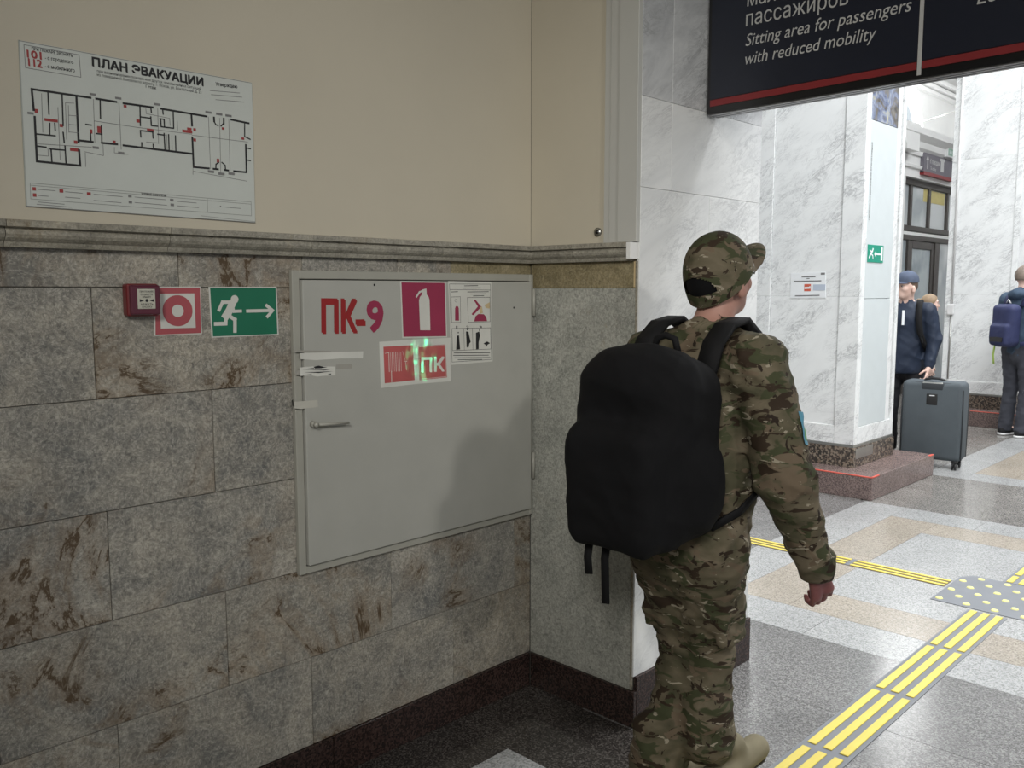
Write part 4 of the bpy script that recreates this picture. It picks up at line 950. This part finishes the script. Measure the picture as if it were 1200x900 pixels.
cloth('suitcase_grey', (.085, .100, .112), .08, 600, .7); cloth('suitcase_trim', (.045, .05, .055), .1); plain('suitcase_black', (.014, .014, .015), .4)
k = NB('camouflage'); tc = k.n('ShaderNodeTexCoord').outputs['Object']
def cv(sc, off):
    mp = k.n('ShaderNodeMapping', Vector=tc); mp.inputs['Scale'].default_value = sc; mp.inputs['Location'].default_value = off; return mp.outputs[0]
c0 = k.ramp(k.noise(cv((1, 1, 1.7), (0, 0, 0)), 6.5, 4, .5, .6), [(.36, (0.0723, 0.0680, 0.0408)), (.5, (0.1148, 0.0978, 0.0638)), (.64, (0.1700, 0.1403, 0.0978))])
def lay(base, sc, off, scale, lo, hi, c):
    return k.mix(k.ramp(k.noise(cv(sc, off), scale, 3, .55, .8), [(lo, 0.0), (hi, 1.0)]), base, c)
c0 = lay(c0, (1, 1, 2.0), (3, 1, 7), 9, .54, .57, (0.0527, 0.0578, 0.0289)); c0 = lay(c0, (1, 1, 2.2), (9, 4, 2), 12, .58, .60, (0.0357, 0.0238, 0.0153))
c0 = lay(c0, (1, 1, 1.7), (5, 8, 1), 11, .60, .62, (0.1403, 0.1062, 0.0723)); c0 = lay(c0, (1, 1, 2.6), (1, 2, 13), 17, .635, .65, (0.3060, 0.2720, 0.2082)); c0 = lay(c0, (1.4, 1.4, 1), (7, 5, 3), 20, .655, .67, (0.0255, 0.0170, 0.0119))
k.bump(k.noise(tc, 300, 2), .2, .001); k.done(c0, .8, spec=.2)

def cap_hat(root, c, yaw, pitch, mat, s=1.0, opening=True, brim_mat=None, deep=0.0, tall=1.0):
    """baseball cap: six panels, brim, rear opening with strap"""
    R, P = head_frame(c, yaw, pitch); rx, ry, rz = .112 * s, .090 * s, .104 * s * tall; zb = .012 * s - deep * .5
    me_v = []; me_f = []; NA, NE = 132, 52
    def pt(az, el, e=0.0):
        ridge = .0022 * s * abs(math.cos(az * 3)) ** 12
        front = .010 * s * max(0, math.cos(az)) ** 2 * (math.cos(el))
        r = 1 + e
        return P(-.006 * s + (rx * r + ridge + front) * math.cos(az) * math.cos(el), (ry * r + ridge) * math.sin(az) * math.cos(el), zb + (rz * r + deep * .5) * (abs(math.sin(el)) ** .9) * (1 if el > 0 else -1) - deep * .6 * max(0, -math.cos(az)) * math.cos(el) ** 3 + .014 * s * max(0, math.cos(az)) * (1 - math.sin(el)))
    bm = bmesh.new()
    for sgn, e in ((1, 0.0), (-1, -.035)):
        G_ = [[bm.verts.new(pt(2 * math.pi * a / NA, (math.pi / 2) * j / NE * .985 - .10 * (1 - j / NE), e)) for a in range(NA)] for j in range(NE + 1)]
        for j in range(NE):
            for a in range(NA):
                az = (a + .5) / NA * 2 * math.pi; da = abs(az - math.pi); top = .22 * math.sqrt(max(0, 1 - (da / .66) ** 2))
                if opening and .13 < j / NE < .13 + top and da < .66: continue
                q = [G_[j][a], G_[j][(a + 1) % NA], G_[j + 1][(a + 1) % NA], G_[j + 1][a]]
                bm.faces.new(q if sgn > 0 else q[::-1])
        bm.faces.new(G_[NE] if sgn > 0 else G_[NE][::-1])
    h = bm_child('cap', bm, mat, root)
    if opening:
        bm = bmesh.new(); bmesh.ops.create_uvsphere(bm, u_segments=24, v_segments=14, radius=1, matrix=Matrix.Translation(P(-.006 * s, 0, zb + .012)) @ Matrix(R.tolist()).to_4x4() @ Matrix.Diagonal((rx * .93, ry * .93, rz * .95, 1)))
        bmesh.ops.delete(bm, geom=[v_ for v_ in bm.verts if (np.array(v_.co) - P(0, 0, zb - .02)) @ R[:, 2] < 0], context='VERTS'); bm_child('lining', bm, 'black_nylon', h)
    bm = bmesh.new(); bmesh.ops.create_uvsphere(bm, u_segments=10, v_segments=6, radius=.007 * s, matrix=Matrix.Translation(P(-.004 * s, 0, zb + rz + .002))); bm_child('cap_button', bm, mat, h)
    bm = bmesh.new(); tb = []
    for lay_ in (0, -.004 * s):
        rows = []
        for i in range(7):
            row = []
            for j in range(17):
                u = -1 + j / 8; az = u * 1.15; base = np.array([(rx - .003) * math.cos(az), ry * math.sin(az)]); ext = .086 * s * math.sqrt(max(0, 1 - (abs(u)) ** 2.2)) * (i / 6)
                row.append(bm.verts.new(P(base[0] + ext, base[1] * (1 - .05 * i / 6), zb + .012 * s - .026 * s * u * u + lay_ - .10 * ext)))
            rows.append(row)
        tb.append(rows)
        for i in range(6):
            for j in range(16): bm.faces.new([rows[i][j], rows[i][j + 1], rows[i + 1][j + 1], rows[i + 1][j]])
    for i in range(6):
        for j in (0, 16): bm.faces.new([tb[0][i][j], tb[0][i + 1][j], tb[1][i + 1][j], tb[1][i][j]])
    for j in range(16): bm.faces.new([tb[0][6][j], tb[0][6][j + 1], tb[1][6][j + 1], tb[1][6][j]])
    bmesh.ops.remove_doubles(bm, verts=bm.verts, dist=1e-5)
    bm_child('brim', bm, brim_mat or mat, h)
    return h
def hair_cap(root, c, yaw, pitch, mat, vox, s=1.0, low=-.055, front=.045, thick=.008):
    R, P = head_frame(c, yaw, pitch); F_ = Field(np.array(c) - .2 * s, np.array(c) + .2 * s, vox)
    F_.ell(P(-.010 * s, 0, .020 * s), [(.099 + thick) * s, (.078 + thick * .6) * s, (.099 + thick) * s], 0, R); F_.ell(P(-.012 * s, 0, -.040 * s), [(.074 + thick) * s, (.062 + thick * .5) * s, .06 * s], .02, R)
    n1 = R @ np.array([.80, 0, -.60]); F_.plane(n1, P(front * s, 0, .03 * s)); n2 = R @ np.array([.0, 0, -1.0]); F_.plane(n2, P(0, 0, low * s))
    F_.folds(.0015, 140, 5)
    return child('hair', F_.mesh('hair'), mat, root)

# ------------------------------------------------------------------ the soldier
O = V3(2.22, 1.40, 0)
sol = empty('person', tuple(O), 'person in camouflage uniform and cap walking through the passage, seen from behind', 'person')
def L(x, y, z): return V3(x, y, z) - O                     # world -> person frame (no rotation)
HC = L(2.338, 1.398, 1.636); HY = math.radians(-6); HP = math.radians(-6)
NB_ = L(2.288, 1.40, 1.455)
Rs, Re, Rw = L(2.245, 1.215, 1.395), L(2.222, 1.115, 1.085), L(2.335, 1.065, .815)
Ls, Le, Lw = L(2.255, 1.585, 1.395), L(2.20, 1.66, 1.11), L(2.36, 1.64, .90)
Rh, Rk, Ra = L(2.20, 1.315, .87), L(2.315, 1.395, .485), L(2.285, 1.370, .20)
Lh, Lk, La = L(2.20, 1.485, .87), L(2.325, 1.480, .47), L(2.195, 1.49, .10)
F_ = Field((-.45, -.50, 0), (.60, .48, 1.80), .0068)
add_head(F_, HC, HY, HP, NB_)
F_.cap(L(2.225, 1.40, .93), L(2.27, 1.40, 1.33), .135, .145, .05, (1, 0, 0), .65)
for a, b, c, w in ((Rs, Re, Rw, -1), (Ls, Le, Lw, 1)):
    F_.cap(NB_, a, .05, .055, .04); F_.cap(a, b, .05, .04, .02); F_.cap(b, c, .042, .027, .02)
add_hand(F_, Rw + V3(.006, 0, -.004), (.42, -.02, -.90), (.35, .9, .1), (.85, -.2, .4), curl=1.6); add_hand(F_, Lw + V3(.02, .005, -.04), (.35, .02, -.93), (.2, -.95, .1), (.9, .1, .2), curl=1.0)
for a, b, c in ((Rh, Rk, Ra), (Lh, Lk, La)): F_.cap(a, b, .08, .055, .03); F_.cap(b, c, .055, .038, .02)
F_.cap(Ra, L(2.40, 1.345, .125), .030, .022, .01); F_.cap(La, L(2.32, 1.49, .06), .030, .022, .01)
body = child('body', F_.mesh('body'), ['skin_soldier', 'hand_reddish'], sol)
hz = np.array([v.co.z for v in body.data.vertices]); pm = [1 if hz[p.vertices[0]] < .86 else 0 for p in body.data.polygons]; body.data.polygons.foreach_set('material_index', pm)
face_bits(sol, HC, HY, HP)
hair_cap(sol, HC, HY, HP, 'hair_brown', .005, 1.0, -.098, .01, .004)
cap_hat(sol, HC + V3(-.004, 0, .006), HY, math.radians(-30), 'camouflage', 1.06, True, None, .030, 1.12)
# jacket
F_ = Field((-.48, -.52, .66), (.50, .52, 1.60), .0075)
F_.cap(L(2.212, 1.40, .87), L(2.23, 1.40, 1.02), .178, .178, .04, (1, 0, 0), .72); F_.cap(L(2.23, 1.40, 1.02), L(2.262, 1.40, 1.30), .178, .188, .05, (1, 0, 0), .68)
for a, b, c, q in ((Rs, Re, Rw, -1), (Ls, Le, Lw, 1)):
    F_.cap(NB_ - V3(0, 0, .02), a + V3(0, -q * .01, -.005), .080, .082, .05); F_.cap(a, b, .090, .082, .035); F_.cap(b, c + (b - c) * .06, .083, .056, .03)
    F_.cap(c + (b - c) * .10, c + (b - c) * .0, .060, .054, .012)
F_.cap(NB_ - V3(.01, 0, .03), NB_ + V3(.012, 0, .045), .088, .072, .03); F_.cap(NB_ + V3(0.005, 0, .02), NB_ + V3(.03, 0, .14), .060, .062, .0, cut=True)
F_.folds(.0085, 30, 11, 1.5); F_.folds(.003, 85, 3, 1.6)
F_.plane((0.05, 0, -1), L(2.2, 1.4, .775))
jk = child('jacket', F_.mesh('jacket'), 'camouflage', sol)
# sleeve patch, laid on the cloth
dn = V3(.46, -.89, 0); dn /= np.linalg.norm(dn); up_ = (Rs - Re) / np.linalg.norm(Rs - Re); ds = np.cross(up_, dn)
pc = Rs * .44 + Re * .56; bm = bmesh.new(); N_ = 8; G_ = []
for i in range(N_ + 1):
    row = []
    for j in range(N_ + 1):
        p = pc + ds * (-.038 + .076 * j / N_) + up_ * (-.046 + .092 * i / N_)
        ok, lo_, nn, fi = jk.ray_cast(Vector(p + dn * .3), Vector(-dn)); row.append(bm.verts.new((lo_ if ok else Vector(p + dn * .08)) + Vector(dn) * .004))
    G_.append(row)
for i in range(N_):
    for j in range(N_): bm.faces.new([G_[i][j], G_[i][j + 1], G_[i + 1][j + 1], G_[i + 1][j]]).material_index = 1 if i in (1, 2, 3) and 1 <= j < N_ - 1 else 0
bm_child('sleeve_patch', bm, ['patch_blue', 'patch_green'], jk, False, 'blue and green cloth patch')
# trousers
F_ = Field((-.35, -.34, .04), (.45, .36, 1.02), .0075)
F_.cap(L(2.205, 1.40, .97), L(2.20, 1.40, .86), .165, .178, .03, (1, 0, 0), .76)
for a, b, c in ((Rh, Rk, Ra), (Lh, Lk, La)):
    F_.cap(a - V3(.02, 0, 0), b, .116, .080, .04); F_.cap(b, c + V3(0, 0, .02), .079, .076, .03); F_.cap(c + V3(-.008, 0, .13), c + V3(-.012, 0, .02), .082, .090, .02)
    F_.rbox((a + b) / 2 + V3(.0, -.070 if a is Rh else .066, -.05), (.07, .024, .08), .02, .025)
F_.folds(.0085, 26, 21, 1.5); F_.folds(.0035, 75, 8, 1.6)
F_.plane((0, 0, -1), L(2.2, 1.4, .06))
child('trousers', F_.mesh('trousers'), 'camouflage', sol)
# boots
for (an, toe, heel) in ((Ra, L(2.525, 1.335, .105), L(2.285, 1.350, .085)), (La, L(2.40, 1.49, .045), L(2.13, 1.49, .05))):
    F_ = Field(np.minimum(np.minimum(an, toe), heel) - .13, np.maximum(np.maximum(an, toe), heel) + V3(.12, .12, .16), .0065)
    F_.cap(an + V3(0, 0, .10), an, .052, .050, .02); F_.cap(heel, toe, .046, .044, .02, (0, 0, 1), .95); F_.cap(an, (an + toe) / 2, .05, .042, .03)
    n = np.cross(toe - heel, V3(0, 1, 0)); n /= np.linalg.norm(n); n = n if n[2] < 0 else -n
    F_.plane(n, heel + n * .036); bo = child('boot', F_.mesh('boot'), 'boot_suede', sol)
    F_ = Field(np.minimum(toe, heel) - .10, np.maximum(toe, heel) + .10, .0065)
    F_.cap(heel, toe, .051, .050, 0); F_.plane(n, heel + n * .048); F_.plane(-n, heel + n * .032)
    child('boot_sole', F_.mesh('boot_sole'), 'boot_sole', bo)

# ------------------------------------------------------------------ his backpack
bp = empty('backpack', tuple(L(1.98, 1.40, .90) + O), 'large black backpack with dangling straps worn by the person in camouflage', 'backpack')
BO = V3(1.98, 1.40, .90)
def B(x, y, z): return V3(x, y, z) - BO
F_ = Field((-.36, -.36, -.10), (.24, .36, .66), .0075)
F_.rbox(B(1.985, 1.405, 1.165), (.135, .185, .255), .085, 0); F_.rbox(B(1.865, 1.405, 1.075), (.085, .155, .175), .06, .03); F_.ell(B(1.96, 1.405, 1.36), (.13, .165, .10), .04)
F_.ell(B(1.99, 1.225, 1.08), (.09, .045, .13), .02); F_.ell(B(1.99, 1.585, 1.08), (.09, .045, .13), .02)
F_.folds(.006, 26, 4); mc = child('main_compartment', F_.mesh('main_compartment'), 'black_nylon', bp)
for q in (-1, 1):
    yy = 1.40 + q * .115
    pts = [(2.075, yy, 1.36), (2.125, yy - q * .002, 1.455), (2.19, yy - q * .004, 1.502), (2.27, yy - q * .006, 1.515), (2.345, yy - q * .008, 1.47), (2.385, yy, 1.38), (2.39, yy + q * .02, 1.25)]
    pts += [(2.35, 1.40 + q * .185, 1.12), (2.27, 1.40 + q * .205, 1.05), (2.15, 1.40 + q * .195, .99), (2.06, 1.40 + q * .16, .955)]
    nr = [(-.6, 0, .8), (-.5, 0, .9), (-.2, 0, 1), (.2, 0, 1), (.8, 0, .6), (1, 0, .2), (1, q * .3, 0), (.7, q, 0), (.2, q, -.1), (-.2, q, -.2), (-.3, q, -.3)]
    bm = bmesh.new(); strap_bm(bm, [B(*p) for p in pts[:7]], nr[:7], .062, .016); so = bm_child('shoulder_strap', bm, 'black_webbing', bp)
    bm = bmesh.new(); strap_bm(bm, [B(*p) for p in pts[6:]], nr[6:], .026, .006); bm_child('adjuster_strap', bm, 'black_webbing', so)
bm = bmesh.new(); pts = [B(2.06, 1.40 + a, 1.43 + b) for a, b in ((-.04, 0), (-.03, .035), (0, .045), (.03, .035), (.04, 0))]; tube_bm(bm, pts, .010, 8); bm_child('haul_loop', bm, 'black_webbing', bp)
for y0, l, dx in ((1.30, .20, 0), (1.345, .12, -.02)):
    bm = bmesh.new(); strap_bm(bm, [B(1.885 + dx, y0 + .16, .93), B(1.878 + dx, y0 + .165, .86), B(1.882 + dx, y0 + .163, .93 - l)], [(-1, -.4, 0)] * 3, .022, .004); bm_child('dangling_strap', bm, 'black_webbing', bp)

# ------------------------------------------------------------------ simple standing figure used for the three people in the hall
def stander(label, loc, yaw, S, jacket, trousers, skinm, head_yaw, lhand, rhand, feet=.10, hood=False, vox=.011, lean=0.0, shoes=('shoe_black', 'shoe_white'), bulk=1.0, lelb=None, relb=None, skirt=False):
    r = empty('person', loc, label, 'person'); r.rotation_euler = (0, 0, yaw)
    P = lambda x, y, z: V3(x, y, z) * S
    hc = P(.035 + lean, 0, 1.63); nb = P(.0 + lean * .7, 0, 1.46)
    sh = {1: P(lean * .6, .185, 1.40), -1: P(lean * .6, -.185, 1.40)}; hand = {1: np.array(lhand) * S, -1: np.array(rhand) * S}
    el = {}
    for q, g in ((1, lelb), (-1, relb)):
        if g is not None: el[q] = np.array(g) * S
        else: el[q] = (sh[q] + hand[q]) / 2 + P(-.06, q * .05, 0)
    hips = {q: P(-.01, q * .09, .90) for q in (1, -1)}; kn = {q: P(.02, q * feet, .49) for q in (1, -1)}; an = {q: P(-.03, q * feet, .09) for q in (1, -1)}
    F_ = Field((-.5, -.55, 0), (.55, .55, 1.82 * S), vox * .75)
    add_head(F_, hc, head_yaw, 0, nb, S)
    F_.cap(P(0, 0, .95), P(lean * .5, 0, 1.33), .13 * S, .14 * S, .05, (1, 0, 0), .65)
    for q in (1, -1):
        F_.cap(nb, sh[q], .05, .055, .03); F_.cap(sh[q], el[q], .048, .038, .02); F_.cap(el[q], hand[q], .038, .027, .02)
        dd = hand[q] - el[q]; add_hand(F_, hand[q], dd, (0, -q, 0) if abs(dd[1]) < .2 else (0, 0, -1), (1, 0, .2), curl=1.15, s=S)
        F_.cap(hips[q], kn[q], .075, .052, .03); F_.cap(kn[q], an[q], .052, .035, .02); F_.cap(an[q], an[q] + P(.14, 0, -.045), .035, .028, .02)
    child('body', F_.mesh('body'), skinm, r); face_bits(r, hc, head_yaw, 0, S)
    F_ = Field((-.5, -.58, .6), (.6, .58, 1.7 * S), vox)
    F_.cap(P(0, 0, .88), P(.0, 0, 1.05), .170 * S * bulk, .165 * S * bulk, .03, (1, 0, 0), .76); F_.cap(P(0, 0, 1.05), P(lean * .5, 0, 1.30), .165 * S * bulk, .175 * S * bulk, .04, (1, 0, 0), .72)
    for q in (1, -1):
        F_.cap(nb - P(0, 0, .03), sh[q], .075 * S, .078 * S, .05); F_.cap(sh[q], el[q], .080 * S * bulk, .064 * S * bulk, .03); F_.cap(el[q], hand[q] + (el[q] - hand[q]) * .10, .064 * S * bulk, .050 * S, .03)
    F_.cap(nb - P(.01, 0, .03), nb + P(.01, 0, .035), .080 * S, .072 * S, .02)
    if hood: F_.ell(nb + P(-.075, 0, .0), (.075 * S, .105 * S, .065 * S), .03)
    F_.cap(nb + P(.01, 0, .02), nb + P(.03, 0, .14), .060 * S, .062 * S, 0, cut=True)
    F_.folds(.009, 26, int(abs(loc[0]) * 10), 1.2); F_.plane((0, 0, -1), P(0, 0, .80)); j = child('jacket', F_.mesh('jacket'), jacket, r)
    F_ = Field((-.4, -.4, .02), (.4, .4, 1.05), vox)
    F_.cap(P(0, 0, .97), P(-.005, 0, .88), .145 * S, .158 * S, .03, (1, 0, 0), .8)
    for q in (1, -1): F_.cap(hips[q], kn[q], .098 * S, .076 * S, .03); F_.cap(kn[q], an[q] - P(0, 0, .02), .075 * S, .070 * S, .02)
    F_.folds(.008, 28, 5, 1.6); F_.plane((0, 0, -1), P(0, 0, .045)); child('trousers', F_.mesh('trousers'), trousers, r)
    for q in (1, -1):
        a = an[q]; F_ = Field(a - .16, a + V3(.28, .12, .12), .009)
        F_.cap(P(a[0] / S - .03, a[1] / S, .050), P(a[0] / S + .165, a[1] / S + q * .02, .046), .044 * S, .042 * S, .02); F_.cap(a, a - P(-.02, 0, .03), .045, .05, .03); F_.plane((0, 0, -1), (0, 0, .022)); s_ = child('shoe', F_.mesh('shoe'), shoes[0], r)
        F_ = Field(a - .18, a + V3(.30, .14, .10), .008); F_.cap(P(a[0] / S - .03, a[1] / S, .022), P(a[0] / S + .165, a[1] / S + q * .02, .022), .049 * S, .047 * S, 0); F_.plane((0, 0, -1), (0, 0, .001)); F_.plane((0, 0, 1), (0, 0, .026)); child('shoe_sole', F_.mesh('shoe_sole'), shoes[1], s_)
    return r, hc, nb, j, P
# man with suitcase
mp = hit(1054, 532, 2, 0); yaw = math.radians(192)
pm_, hc, nb, jk, P = stander('person in navy jacket and blue cap standing behind the grey suitcase', (mp[0], mp[1], 0), yaw, 1.0, 'navy_shell', 'black_denim', 'skin_pale', math.radians(-42), (.14, .235, .86), (.05, -.26, .84), hood=True, bulk=1.12)
hair_cap(pm_, hc, math.radians(-42), 0, 'hair_brown', .007, 1.0, -.03, .02, .003); cap_hat(pm_, hc + V3(-.008, 0, .040), math.radians(-42), math.radians(4), 'cap_blue', 1.0, False)
bm = bmesh.new(); strap_bm(bm, [P(.165, 0, 1.41), P(.17, 0, 1.34), P(.172, 0, 1.27)], [(1, 0, 0)] * 3, .022, .005); bm_child('zip_pull', bm, 'paper_bright', jk, False)
bpk = empty('backpack', (mp[0] + .22, mp[1] + .05, .95), 'dark backpack worn by the person in the navy jacket, strap showing', 'backpack'); bpk.rotation_euler = (0, 0, yaw)
Rm = Matrix.Rotation(yaw, 3, 'Z').inverted()
def TB(p): return Rm @ (Vector((mp[0], mp[1], 0)) - Vector((mp[0] + .22, mp[1] + .05, .95))) + Vector(p)
F_ = Field(np.array(TB((-.40, -.22, .85))), np.array(TB((-.08, .22, 1.50))), .011); F_.rbox(np.array(TB((-.235, 0, 1.18))), (.085, .15, .24), .06, 0); child('main_compartment', F_.mesh('main_compartment'), 'black_webbing', bpk)
for q in (1, -1):
    bm = bmesh.new(); strap_bm(bm, [TB(p) for p in ((-.16, q * .11, 1.36), (-.09, q * .115, 1.475), (.0, q * .12, 1.505), (.085, q * .125, 1.45), (.135, q * .13, 1.34), (.145, q * .15, 1.20), (.10, q * .19, 1.08), (-.05, q * .20, 1.0), (-.17, q * .14, .98))], [(-.5, 0, 1), (-.2, 0, 1), (.1, 0, 1), (.7, 0, .7), (1, 0, .2), (1, 0, 0), (.6, q, 0), (-.1, q, 0), (-.3, q, 0)], .055, .014); bm_child('shoulder_strap', bm, 'black_webbing', bpk)
# young man at the right edge
rp = hit(1189, 511, 2, 0); yaw2 = math.radians(-28)
pr_, hc, nb, jk, P = stander('person in blue-grey jacket and grey trousers cut by the right edge', (rp[0], rp[1], 0), yaw2, 1.065, 'blue_grey_jacket', 'grey_denim', 'skin_pale', math.radians(-20), (.26, .16, .93), (.26, -.16, .93), hood=True, lelb=(-.06, .24, 1.08), relb=(-.06, -.24, 1.08))
hair_cap(pr_, hc, math.radians(-20), 0, 'hair_grey_brown', .007, 1.065, -.03, .05, .010)
bk = empty('backpack', (rp[0], rp[1], 1.0), 'small blue backpack with lime strap at the right edge', 'backpack'); bk.rotation_euler = (0, 0, yaw2)
F_ = Field((-.45, -.24, -.10), (-.02, .24, .60), .010); F_.rbox((-.215, 0, .22), (.085, .145, .235), .07, 0); F_.rbox((-.29, 0, .12), (.05, .12, .12), .04, .02); F_.folds(.004, 24, 3); mcb = child('main_compartment', F_.mesh('main_compartment'), 'pack_blue', bk)
bm = bmesh.new(); strap_bm(bm, [(-.345, -.08, .07), (-.345, 0, .075), (-.345, .08, .07)], [(-1, 0, 0)] * 3, .05, .006); bm_child('reflective_tag', bm, 'suitcase_black', mcb, False)
bm = bmesh.new(); strap_bm(bm, [(-.20, .02, .46), (-.20, 0, .50), (-.20, -.03, .46)], [(0, 0, 1)] * 3, .02, .008); bm_child('haul_loop', bm, 'sign_letters', bk)
bm = bmesh.new(); strap_bm(bm, [(-.25, .10, .0), (-.26, .105, -.10), (-.25, .10, -.20)], [(-1, 0, 0)] * 3, .022, .004); bm_child('dangling_strap', bm, 'strap_lime', bk)
for q in (1, -1):
    bm = bmesh.new(); strap_bm(bm, [(-.13, q * .11, .43), (-.08, q * .115, .53), (.0, q * .12, .57), (.09, q * .125, .52), (.145, q * .13, .40), (.15, q * .15, .25), (.08, q * .20, .12), (-.06, q * .20, .04), (-.16, q * .14, .02)], [(-.5, 0, 1), (-.2, 0, 1), (.1, 0, 1), (.7, 0, .7), (1, 0, .2), (1, 0, 0), (.6, q, 0), (-.1, q, 0), (-.3, q, 0)], .05, .014); bm_child('shoulder_strap', bm, 'pack_blue', bk)
# woman behind
wp_ = hit(1087, 347, 0, 10.35)
pw, hc, nb, jk, P = stander('person in white top half hidden behind the one in the navy jacket', (wp_[0], wp_[1], 0), math.radians(-70), .885, 'white_knit', 'grey_denim', 'skin_pale', math.radians(10), (.05, .24, .86), (.05, -.24, .86))
hair_cap(pw, hc, math.radians(10), 0, 'hair_fair', .007, .885, -.06, .045, .014)
bm = bmesh.new(); bmesh.ops.create_uvsphere(bm, u_segments=14, v_segments=10, radius=.036, matrix=Matrix.Translation(hc + V3(-.115, 0, .03))); bm_child('hair_bun', bm, 'hair_fair', pw)

# ------------------------------------------------------------------ suitcase
w1 = hit(1118, 553, 2, 0)
sc_ = empty('suitcase', (8.36, 2.755, 0), 'large dark grey fabric suitcase on wheels beside the near column', 'suitcase')
sc_.rotation_euler = (0, 0, math.radians(6))
def sbx(name, a, b, mat, bev, seg=3, par=None, label=None):
    bm = bmesh.new(); bm_box(bm, a, b, bev, seg); return bm_child(name, bm, mat, par or sc_, True, label)
hx, hy = .125, .258
shell = sbx('shell', (-hx, -hy, .075), (hx, hy, .785), 'suitcase_grey', .045, 4)
for x in (-.105, .105):
    pts = []
    for (y, z) in ((-hy + .005, .10), (-hy + .002, .42), (-hy + .008, .715), (-hy + .05, .768), (0, .776), (hy - .05, .768), (hy - .008, .715), (hy - .002, .42), (hy - .005, .10)): pts.append((x, y, z))
    bm = bmesh.new(); tube_bm(bm, pts, .006, 6); bm_child('piping', bm, 'suitcase_trim', sc_)
sbx('handle_recess', (-.127, -.10, .70), (-.06, .10, .778), 'suitcase_trim', .02); 
bm = bmesh.new(); tube_bm(bm, [(-.03, -.095, .77), (-.03, -.08, .795), (-.03, -.03, .806), (-.03, .03, .806), (-.03, .08, .795), (-.03, .095, .77)], .011, 8); bm_child('top_handle', bm, 'suitcase_black', sc_)
sbx('pull_handle', (-.124, -.085, .752), (-.098, .085, .778), 'bare_metal', .008)
lg = sbx('logo_plate', (-.1285, -.045, .575), (-.12, .045, .675), 'suitcase_black', .008); sbx('logo_mark', (-.1295, -.022, .655), (-.128, .022, .663), 'paper_bright', .001, 1, lg)
for x in (-.085, .085):
    for y in (-.205, .205):
        bm = bmesh.new(); bm_box(bm, (x - .024, y - .024, .058), (x + .024, y + .024, .085), .008, 2); bm_box(bm, (x - .034, y - .006, .024), (x + .008, y + .006, .066), .003); ws = bm_child('caster', bm, 'suitcase_black', sc_)
        bm = bmesh.new()
        for s_ in (-.013, .013): tube_bm(bm, [(x - .02, y + s_ - .007, .0305), (x - .02, y + s_ + .007, .0305)], .030, 14)
        bm_child('wheel', bm, 'suitcase_black', ws)
sbx('kick_foot', (-.127, .02, .045), (-.10, .045, .11), 'suitcase_black', .006)
